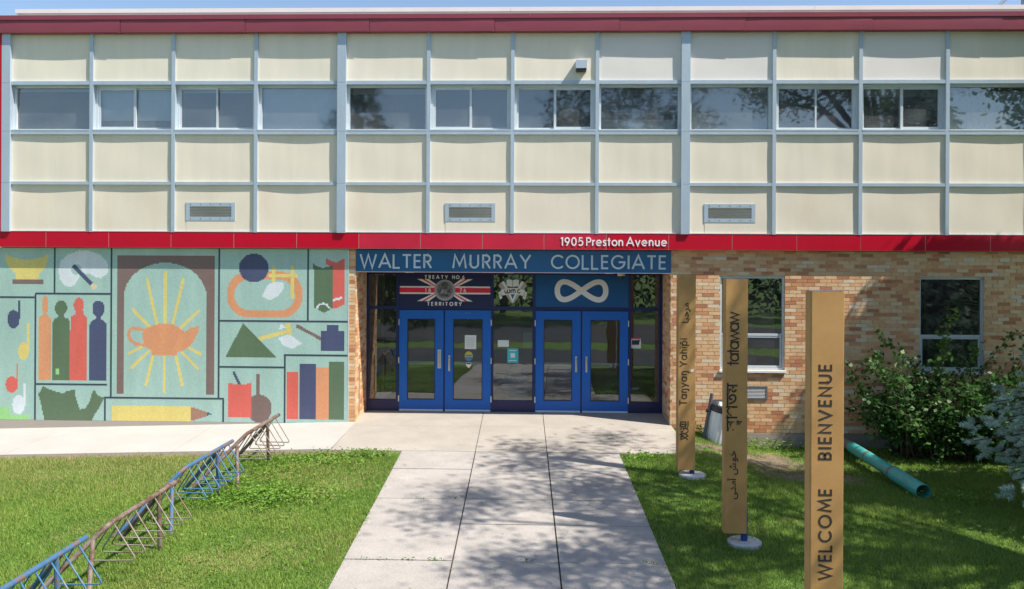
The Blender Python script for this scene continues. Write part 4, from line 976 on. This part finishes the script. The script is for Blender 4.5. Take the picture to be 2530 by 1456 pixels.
# ------------------------------------------------------------------ bin and drain pipe
TB = thing('trash_can', (3.25, -0.42, g1(3.25, -.42)), 'dented tilted galvanised trash can with black liner beside the brick wall', 'trash can')
rot = Matrix.Rotation(R(9), 4, 'Y') @ Matrix.Rotation(R(4), 4, 'X')
def tilted(b, name, m, smooth=False):
    c = Vector((3.40, -0.45, -0.33)); b.v = [tuple(c+rot @ Vector(v)) for v in b.v]
    return b.build(name, m, TB, smooth=smooth)
prof = []; n = 48; b = MB()
for zz, rr in ((0.0, .25), (.02, .262), (.05, .262), (.07, .255), (.40, .272), (.74, .288), (.77, .300), (.80, .300)): prof.append((rr, zz))
vs = []
for rr, zz in prof:
    for k in range(n):
        q_ = rr*(1+(0.012 if 0.06 < zz < 0.75 else 0)*math.cos(k*2*math.pi/n*24)); a = 2*math.pi*k/n
        dent = 0.02*math.exp(-((a-4.6)**2)/.15-((zz-.35)/.2)**2); vs.append(((q_-dent)*math.cos(a), (q_-dent)*math.sin(a), zz))
b.add(vs, [(i*n+k, i*n+(k+1) % n, (i+1)*n+(k+1) % n, (i+1)*n+k) for i in range(len(prof)-1) for k in range(n)]); tilted(b, 'drum', M['galv'])
tilted(MB().lathe([(.299, .69), (.306, .74), (.312, .80), (.300, .83), (.27, .80), (.20, .70), (0, .62)], (0, 0, 0), 36), 'liner', M['bag'], True)
MB().lathe([(.262, .015), (.270, .03), (.262, .06)], (0, 0, 0), 36)
tilted(MB().tube([(-.315, -.05, -.12), (-.315, -.05, 1.0)], 0.032, 8), 'post', M['vent_frame'])
tilted(MB().tube([(-.37, -.05, .66), (-.27, -.05, .66)], 0.03, 8), 'clamp', M['dark'])
tilted(MB().box(-.37, -.25, -.12, .05, -.13, -.02), 'foot', M['dark'])
PP = thing('drain_pipe', (5.8, -2.0, g1(5.8, -2)), 'long weathered green drain pipe lying on the right lawn', 'pipe')
pa, pb = Vector((5.79, 0.03, -0.24)), Vector((5.80, -3.62, g1(5.8, -3.62)+0.085))
def hollow(a, c, r, t, n=18):
    b = MB(); ax = (c-a).normalized(); u = ax.orthogonal().normalized(); v = ax.cross(u); ring_ = []
    for p, rr in ((a, r), (c, r), (c, r-t), (a, r-t)): ring_.append([p+(u*math.cos(2*math.pi*k/n)+v*math.sin(2*math.pi*k/n))*rr for k in range(n)])
    vs = [q for rg in ring_ for q in rg]
    b.add(vs, [(i*n+k, i*n+(k+1) % n, ((i+1) % 4)*n+(k+1) % n, ((i+1) % 4)*n+k) for i in range(4) for k in range(n)]); return b
L_ = lambda t: pa.lerp(pb, t)
hollow(L_(0), L_(.30), .092, .006).build('elbow_sleeve', M['pipe_old'], PP)
hollow(L_(.20), L_(.72), .100, .006).build('pipe_length', M['pvc'], PP); hollow(L_(.71), L_(1), .116, .007).build('pipe_length', M['pvc'], PP)
hollow(L_(.695), L_(.715), .1195, .02).build('coupling', M['pipe_old'], PP); hollow(L_(.40), L_(.42), .106, .01).build('coupling', M['pipe_old'], PP)

# ------------------------------------------------------------------ vegetation
def rand_rot(n):
    a = rng.normal(size=(n, 3)); a /= np.linalg.norm(a, axis=1)[:, None]
    h = rng.normal(size=(n, 3)); b_ = np.cross(a, h); b_ /= np.linalg.norm(b_, axis=1)[:, None]
    return a, b_
def leaves(name, C, size, m, parent, tint=None, aspect=0.62, flat=0.0):
    """pointed leaf quads (diamond) at centres C."""
    n = len(C); a, b_ = rand_rot(n)
    if flat:
        a[:, 2] *= (1-flat); a /= np.linalg.norm(a, axis=1)[:, None]; b_[:, 2] *= (1-flat); b_ /= np.linalg.norm(b_, axis=1)[:, None]
    s = (size*rng.uniform(.65, 1.3, n))[:, None]
    V = np.empty((n, 4, 3)); V[:, 0] = C-a*s*.5; V[:, 1] = C+b_*s*.5*aspect-a*s*.06; V[:, 2] = C+a*s*.55; V[:, 3] = C-b_*s*.5*aspect-a*s*.06
    if tint is None: tint = rng.uniform(0, 1, n)
    return np_mesh(name, V.reshape(-1, 3), 4, tint, m, parent)
def clumps(center, radii, ncl, per, spread, shell=0.35, zmin=None, keep=None):
    d = rng.normal(size=(ncl, 3)); d /= np.linalg.norm(d, axis=1)[:, None]
    r = rng.uniform(shell, 1, ncl)**(1/2.2)
    c = np.array(center)+d*r[:, None]*np.array(radii)
    P = np.repeat(c, per, 0)+rng.normal(size=(ncl*per, 3))*spread*np.array([1, 1, .6])
    t = np.repeat(rng.uniform(0, .7, ncl), per)+rng.uniform(0, .3, ncl*per)
    if zmin is not None: k = P[:, 2] > zmin; P, t = P[k], t[k]
    if keep is not None: k = keep(P); P, t = P[k], t[k]
    return c, P, t
def tree(name, label, base, trunk_h, center, radii, ncl, per, spread, leaf, m, group=None, r0=0.2, limbs=9, zmin=None, shell=.35, keep=None):
    z0 = g1(base[0], base[1])-0.1
    o = thing(name, (base[0], base[1], z0), label, 'tree', group)
    c, P, t = clumps(center, radii, ncl, per, spread, shell, zmin, keep)
    b = MB(); top = Vector((base[0]*.4+center[0]*.6, base[1]*.4+center[1]*.6, trunk_h))
    b.tube([(base[0], base[1], z0), (base[0]*.8+top.x*.2, base[1]*.8+top.y*.2, z0+(trunk_h-z0)*.5), tuple(top)], r0, 10, r2=r0*.62)
    for i in range(limbs):
        e = Vector(c[i % len(c)]); mid = top.lerp(e, .5)+Vector((0, 0, .4))
        b.tube([tuple(top-Vector((0, 0, .4))), tuple(mid), tuple(e)], r0*.42, 6, r2=0.02)
    for i in range(limbs, min(len(c), limbs*4)):
        e = Vector(c[i]); s_ = top.lerp(Vector(c[i % limbs]), .6); b.tube([tuple(s_), tuple(s_.lerp(e, .5)+Vector((0, 0, .15))), tuple(e)], r0*.14, 5, r2=.01)
    b.build('trunk', M['bark'], o, smooth=True)
    leaves('crown', P, leaf, m, o, t, flat=0.3)
    return o
tree('shade_tree', 'tall leafy tree on the right lawn shading the walkway and totems', (10.2, -8.8), 6.4, (9.9, -8.0, 9.9), (4.7, 5.0, 2.7), 72, 420, .36, .105, M['leaf'], r0=.26, limbs=12, zmin=7.2, shell=.05, keep=lambda P: P[:, 0] < 11.9)
tree('maple_tree', 'leafy maple close to the brick wall beyond the blue spruce', (12.6, -1.75), 5.0, (11.85, -1.75, 7.35), (2.3, 0.45, 1.6), 260, 60, .22, .15, M['leaf'], r0=.14, limbs=8, shell=.02, keep=lambda P: (P[:, 2]+3.47*P[:, 1] < 3.45) & (P[:, 1] < -.5))
# trees across the driveway and the street (they show in the windows)
tree('elm_tree', 'big elm across the street facing the entrance doors', (6.5, -47), 7, (7, -47, 13), (6.5, 5, 6.5), 220, 55, .75, .32, M['leaf_far_shaded'], 'trees across the street', .4)
for i, (x, y, h, r_) in enumerate(((-31, -52, 6, 5), (-20, -50, 6, 5), (-11, -49, 5, 4.5), (-3, -51, 5.5, 5), (14, -52, 6, 5.5), (24, -50, 7, 5), (33, -49, 6.5, 5))):
    tree('boulevard_tree', ['leftmost boulevard tree across the street', 'second boulevard tree from the left across the street', 'third boulevard tree from the left across the street', 'boulevard tree straight across the street from the entrance', 'boulevard tree just right of the big elm', 'second boulevard tree from the right across the street', 'rightmost boulevard tree across the street'][i], (x, y), 3, (x, y, h), (r_, 3.6, h*.62), 120, 45, .6, .34, M['leaf_far_shaded'], 'trees across the street', .28)
# hedge under the far trees
HC = np.column_stack([rng.uniform(-60, 60, 16000), rng.uniform(-58, -55, 16000), rng.uniform(-1.4, 2.6, 16000)])
hd = leaves('hedge', HC, .42, M['leaf_far_shaded'], None); tag(hd, 'long dark hedge beneath the trees across the street', 'hedge', kind='stuff')
def conifer(name, label, base, H, rad, m, nfing, per, nl, fl, zb=0.4, group=None, seed=3, dense=None):
    z0 = g1(base[0], base[1])-0.05; r = np.random.default_rng(seed)
    o = thing(name, (base[0], base[1], z0), label, 'tree', group)
    MB().tube([(base[0], base[1], z0), (base[0], base[1], z0+H*.97)], rad*.06, 8, r2=.02).build('trunk', M['bark'], o, smooth=True)
    # whorled drooping branches carrying finger twigs
    A = []; nb = int(nfing/14); bt = MB()
    for i in range(nb):
        f = (i+r.uniform(0, 1))/nb; z = z0+zb+(H-zb)*(1-(1-f)**.62) if False else z0+zb+(H-zb)*f**1.15
        az = i*2.399+r.uniform(-.3, .3); Lb = rad*(1-(z-z0-zb)/(H-zb))**.85*r.uniform(.82, 1.08)+.12
        dirv = np.array([math.cos(az), math.sin(az), 0]); per_ = np.array([-dirv[1], dirv[0], 0])
        pt = lambda s_: np.array([base[0], base[1], z])+dirv*Lb*s_+np.array([0, 0, .10*Lb*s_-.28*Lb*s_*s_+.06*Lb*s_**3])
        bt.tube([tuple(pt(s_)) for s_ in (0, .35, .7, 1)], .02+.006*Lb, 5, r2=.006)
        k = max(4, int(14*Lb/rad*1.15)); 
        for j in range(k):
            s_ = r.uniform(.28, 1)**.8; p = pt(s_); side_ = r.choice([-1, 1]); wl = Lb*.30*(1-s_*.55)
            tw = p+per_*side_*r.uniform(0, wl)+dirv*r.uniform(0, .12)+np.array([0, 0, r.uniform(-.10, .04)])
            dv = dirv*r.uniform(.3, 1)+per_*side_*r.uniform(.1, 1.0)+np.array([0, 0, r.uniform(-.9, .15)])
            A.append((tw, dv/np.linalg.norm(dv), fl*r.uniform(.7, 1.25), r.uniform(0, 1)))
    bt.build('branches', M['bark'], o)
    n = len(A); P0 = np.array([a[0] for a in A]); D = np.array([a[1] for a in A]); Ln = np.array([a[2] for a in A]); Tt = np.array([a[3] for a in A])
    s_ = r.uniform(0, 1, (n, per)); base_ = P0[:, None]+D[:, None]*(s_*Ln[:, None])[..., None]
    nd_ = r.normal(size=(n, per, 3)); nd_ -= (nd_*D[:, None]).sum(-1, keepdims=True)*D[:, None]; nd_ /= np.linalg.norm(nd_, axis=-1, keepdims=True)
    nd_ = nd_*.95+D[:, None]*.6; nd_ /= np.linalg.norm(nd_, axis=-1, keepdims=True)
    sd = np.cross(nd_, r.normal(size=(n, per, 3))); sd /= np.linalg.norm(sd, axis=-1, keepdims=True)
    ln = nl*r.uniform(.7, 1.2, (n, per, 1)); V = np.stack([base_-sd*nl*.11, base_+sd*nl*.11, base_+nd_*ln], 2).reshape(-1, 3)
    tt = np.clip(np.repeat(Tt, per)*.6+r.uniform(0, .4, n*per), 0, 1)
    np_mesh('foliage', V, 3, tt, m, o); return o
conifer('blue_spruce', 'blue spruce with drooping pale boughs at the right edge', (9.55, -4.7), 8.4, 3.1, M['needle'], 13000, 100, .058, .18, zb=.8)
conifer('pine_tree', 'tall dark pine on the verge behind the driveway', (-8.9, -25), 13.5, 3.3, M['needle_green'], 1700, 34, .30, .7, zb=1.5, seed=8)
# shrub against the wall
SH = thing('wall_shrub', (7.4, -.7, g1(7.4, -.7)), 'dark green leafy shrub growing against the brick wall below the window', 'shrub')
stem = MB(); LP = []; LT = []
r = random.Random(21)
def arch_branch(p0, p1, lift, nleaf, spread, tnt, start=.25):
    p0, p1 = Vector(p0), Vector(p1); mid = p0.lerp(p1, .5)+Vector((0, 0, lift))
    pts = bez(tuple(p0), tuple(mid), tuple(p1), 8); stem.tube(pts, .014, 5, r2=.003)
    for i in range(nleaf):
        t = start+(1-start)*r.random(); k = min(int(t*7), 6); q_ = Vector(pts[k]).lerp(Vector(pts[k+1]), t*7-k)
        LP.append(q_+Vector((r.gauss(0, spread), r.gauss(0, spread), r.gauss(0, spread)))); LT.append(min(1, max(0, tnt+r.uniform(-.22, .22))))
for i in range(170):
    x0 = r.uniform(6.6, 9.4); y0 = r.uniform(-.9, -.2); a = r.uniform(-1, 1)
    x1 = x0+r.gauss(-.25, .65); z1 = r.uniform(-.1, 1.35)+.25*math.sin(x0*3); y1 = y0+r.uniform(-.8, .25)
    arch_branch((x0, y0, -.45), (max(5.75, x1), min(y1, -.08), z1), r.uniform(.1, .55), 62, .085, r.uniform(.05, .5))
for p1, lift, t_ in (((5.98, -.75, .62), .75, .55), ((5.9, -.8, 1.35), .8, .5), ((6.05, -.7, -.12), .5, .4), ((7.75, -.5, 2.25), .6, .95), ((7.55, -.55, 2.0), .6, .9), ((8.1, -.6, 1.7), .5, .8), ((6.5, -.9, .95), .6, .4), ((6.7, -1.0, .35), .6, .35), ((8.9, -.5, 1.9), .5, .5), ((9.3, -.6, 2.1), .5, .5), ((6.2, -.6, 1.9), .7, .6)):
    arch_branch((7.6+r.uniform(-.5, .9), -.5, -.4), p1, lift, 75, .055, t_, .35)
stem.build('stems', M['bark'], SH, smooth=True)
leaves('foliage', np.array([tuple(p) for p in LP]), .092, M['leaf_shrub'], SH, np.array(LT), aspect=.72, flat=.25)

# ------------------------------------------------------------------ grass
def blades(name, x0, x1, y0, y1, n, keep, hmin, hmax, wd, label, tb=.45):
    X = rng.uniform(x0, x1, n); Y = rng.uniform(y0, y1, n); k = keep(X, Y); X, Y = X[k], Y[k]; n = len(X)
    Z = ground(X, Y)-0.035; az = rng.uniform(0, 2*np.pi, n); le = rng.uniform(.15, .95, n)
    # slow patches of taller / drier grass
    pt = (np.sin(X*1.9+1.3*np.sin(Y*1.1))*np.sin(Y*1.6+1.7*np.sin(X*.8))+.5*np.sin(X*4.3+Y*2.7)*np.sin(Y*5.1-X*1.7))
    h = rng.uniform(hmin, hmax, n)*(1+.30*pt)
    d = np.stack([np.cos(az), np.sin(az), 0*az], 1); s_ = np.stack([-np.sin(az), np.cos(az), 0*az], 1)
    b0 = np.stack([X, Y, Z], 1); w_ = (wd*rng.uniform(.7, 1.3, n))[:, None]
    V = np.stack([b0-s_*w_, b0+s_*w_, b0+d*(h*le)[:, None]+np.array([0, 0, 1])*(h*np.sqrt(1-.55*le**2))[:, None]], 1).reshape(-1, 3)
    p2 = np.sin(X*.9+2.1*np.sin(Y*.7+1))*np.sin(Y*1.05+1.4*np.sin(X*.55))
    dry = np.clip(.75*S(-5.2, -2.3, Y)*S(-4.6, -6.2, X)+.55*S(.25, .9, -pt)*S(-.5, .5, p2)+.35*S(.3, .9, p2), 0, .8)*(1 if x0 < 0 else .35)
    t = np.clip(tb+.18*rng.normal(size=n)+.16*pt-.14*p2, 0, .86); dm = rng.random(n) < dry*.75; t[dm] = rng.uniform(.86, 1, dm.sum())
    o = np_mesh(name, V, 3, t, M['grass']); tag(o, label, 'grass', kind='stuff'); return o
wl = lambda Y: -2.385-SK*Y; wr = lambda Y: 1.345-SK*Y
def soil_patch(X, Y):      # worn bare ground by the bin and totems
    q = ((X-3.6)/1.5)**2+((Y+1.35)/.55)**2; q2 = ((X-4.6)/.9)**2+((Y+2.3)/.45)**2
    return np.minimum(q, q2)
blades('left_grass', -12.5, -2.0, -9.3, -1.9, 430000, lambda X, Y: (X < wl(Y)+.01+.03*np.sin(Y*9)+.025*np.sin(Y*31)+rng.normal(0, .02, len(X))) & (Y < -1.97+.06*np.sin(X*7)+.04*np.sin(X*17)) & (rng.random(len(X)) < np.clip((-1.95-Y)*2.2, .12, 1)), .028, .068, .0045, 'mown green grass of the lawn left of the walkway', .47)
blades('right_grass', 1.2, 10.5, -9.3, .04, 380000, lambda X, Y: (X > wr(Y)-.01-.03*np.sin(Y*8)-.025*np.sin(Y*29)+rng.normal(0, .02, len(X))) & ((X > 2.5) | (Y < -1.95)) & (rng.random(len(X)) < np.clip(soil_patch(X, Y)*.9-.12, .06, 1)), .028, .075, .0046, 'shaded green grass of the lawn right of the walkway', .40)
for nm, (cx_, cy_, rx_, ry_) in (('soil_patch', (3.6, -1.35, 1.7, .75)), ('soil_patch', (4.6, -2.3, 1.0, .55))):
    b = MB(); n = 28; vs = [(cx_, cy_, g1(cx_, cy_)-.016)]
    for rr in (.5, 1):
        for k in range(n):
            a = 2*math.pi*k/n; q_ = rr*(1+.16*math.sin(3*a+cx_)+.09*math.sin(7*a)); x_, y_ = cx_+rx_*q_*math.cos(a), min(cy_+ry_*q_*math.sin(a), .03)
            vs.append((x_, y_, g1(x_, y_)-.018-.008*(rr == 1)))
    b.add(vs, [(0, 1+k, 1+(k+1) % n) for k in range(n)]+[(1+k, 1+n+k, 1+n+(k+1) % n, 1+(k+1) % n) for k in range(n)])
    tag(b.build(nm, M['soil'], smooth=True), kind='structure')
b = MB(); n = 60; vs = []
for i in range(n+1):
    x_ = -14+(14-2.45)*i/n
    for y_ in (-1.93, -2.20-.09*math.sin(i*.9)-.06*math.sin(i*2.3)): vs.append((x_, y_, g1(x_, y_)-.02-.012*(y_ < -2)))
b.add(vs, [(2*i, 2*i+1, 2*i+3, 2*i+2) for i in range(n)]); tag(b.build('soil_edge', M['soil'], smooth=True), kind='structure')
# broad-leaf weeds: by the racks, along the paving edges and in the joints
W_ = []; 
def weeds(cx_, cy_, sx, sy, n, h): 
    X = rng.normal(cx_, sx, n); Y = rng.normal(cy_, sy, n); k = ((X < wl(Y)-.02) | (X > wr(Y)+.02)) & ((Y < -2.02) | (X > 2.7)); X, Y = X[k], Y[k]; W_.append(np.stack([X, Y, ground(X, Y)+rng.uniform(0, h, len(X))], 1))
weeds(-3.95, -4.55, .55, .28, 1900, .09); weeds(-3.6, -2.6, .5, .25, 700, .08); weeds(-4.3, -3.3, .3, .4, 500, .07); weeds(-2.9, -2.25, .25, .12, 350, .09)
weeds(3.0, -.15, .3, .1, 200, .14); weeds(4.3, -.15, .6, .1, 450, .16); weeds(-5.4, -5.2, 1.2, .9, 250, .05); weeds(-3.3, -6.2, .6, .9, 200, .05)
weeds(6.3, -3.75, .35, .15, 260, .14); weeds(1.75, -2.2, .25, .12, 250, .08)
wo = leaves('lawn_weeds', np.concatenate(W_), .042, M['weed'], None, aspect=.8, flat=.55); tag(wo, 'broad leaved weeds scattered through the lawn', 'weeds', kind='stuff')
J = []
for yj in (-4.535, -6.775):
    for (xa, xb, nn) in ((-2.1, -1.4, 45), (-1.3, -1.1, 30), (-.15, -.05, 14), (1.25, 1.45, 22)) if yj < -6 else ((-1.2, -1.1, 14), (-1.75, -1.6, 10)): 
        X = rng.uniform(xa, xb, nn); X += rng.normal(0, .03, nn); J.append(np.stack([X, np.full(nn, yj)+rng.normal(0, .012, nn), plane(yj)+rng.uniform(0, .03, nn)], 1))
jo = leaves('joint_weeds', np.concatenate(J), .028, M['weed'], None, rng.uniform(0, .4, sum(len(j) for j in J)), aspect=.5); tag(jo, 'small weeds sprouting from the walkway joints', 'weeds', kind='stuff')

# fallen leaves and bits of litter on the paving
n = 70; X = rng.uniform(-2.2, 2.3, n); Y = rng.uniform(-8, .9, n); k = (X > wl(Y)+.05) & (X < wr(Y)-.05); X, Y = X[k], Y[k]
fl_ = leaves('fallen_leaves', np.stack([X, Y, plane(Y)+.008], 1), .045, M['grass'], None, rng.uniform(.85, 1, len(X)), flat=.93); tag(fl_, 'a few dry fallen leaves scattered on the walkway', 'leaves', kind='stuff')
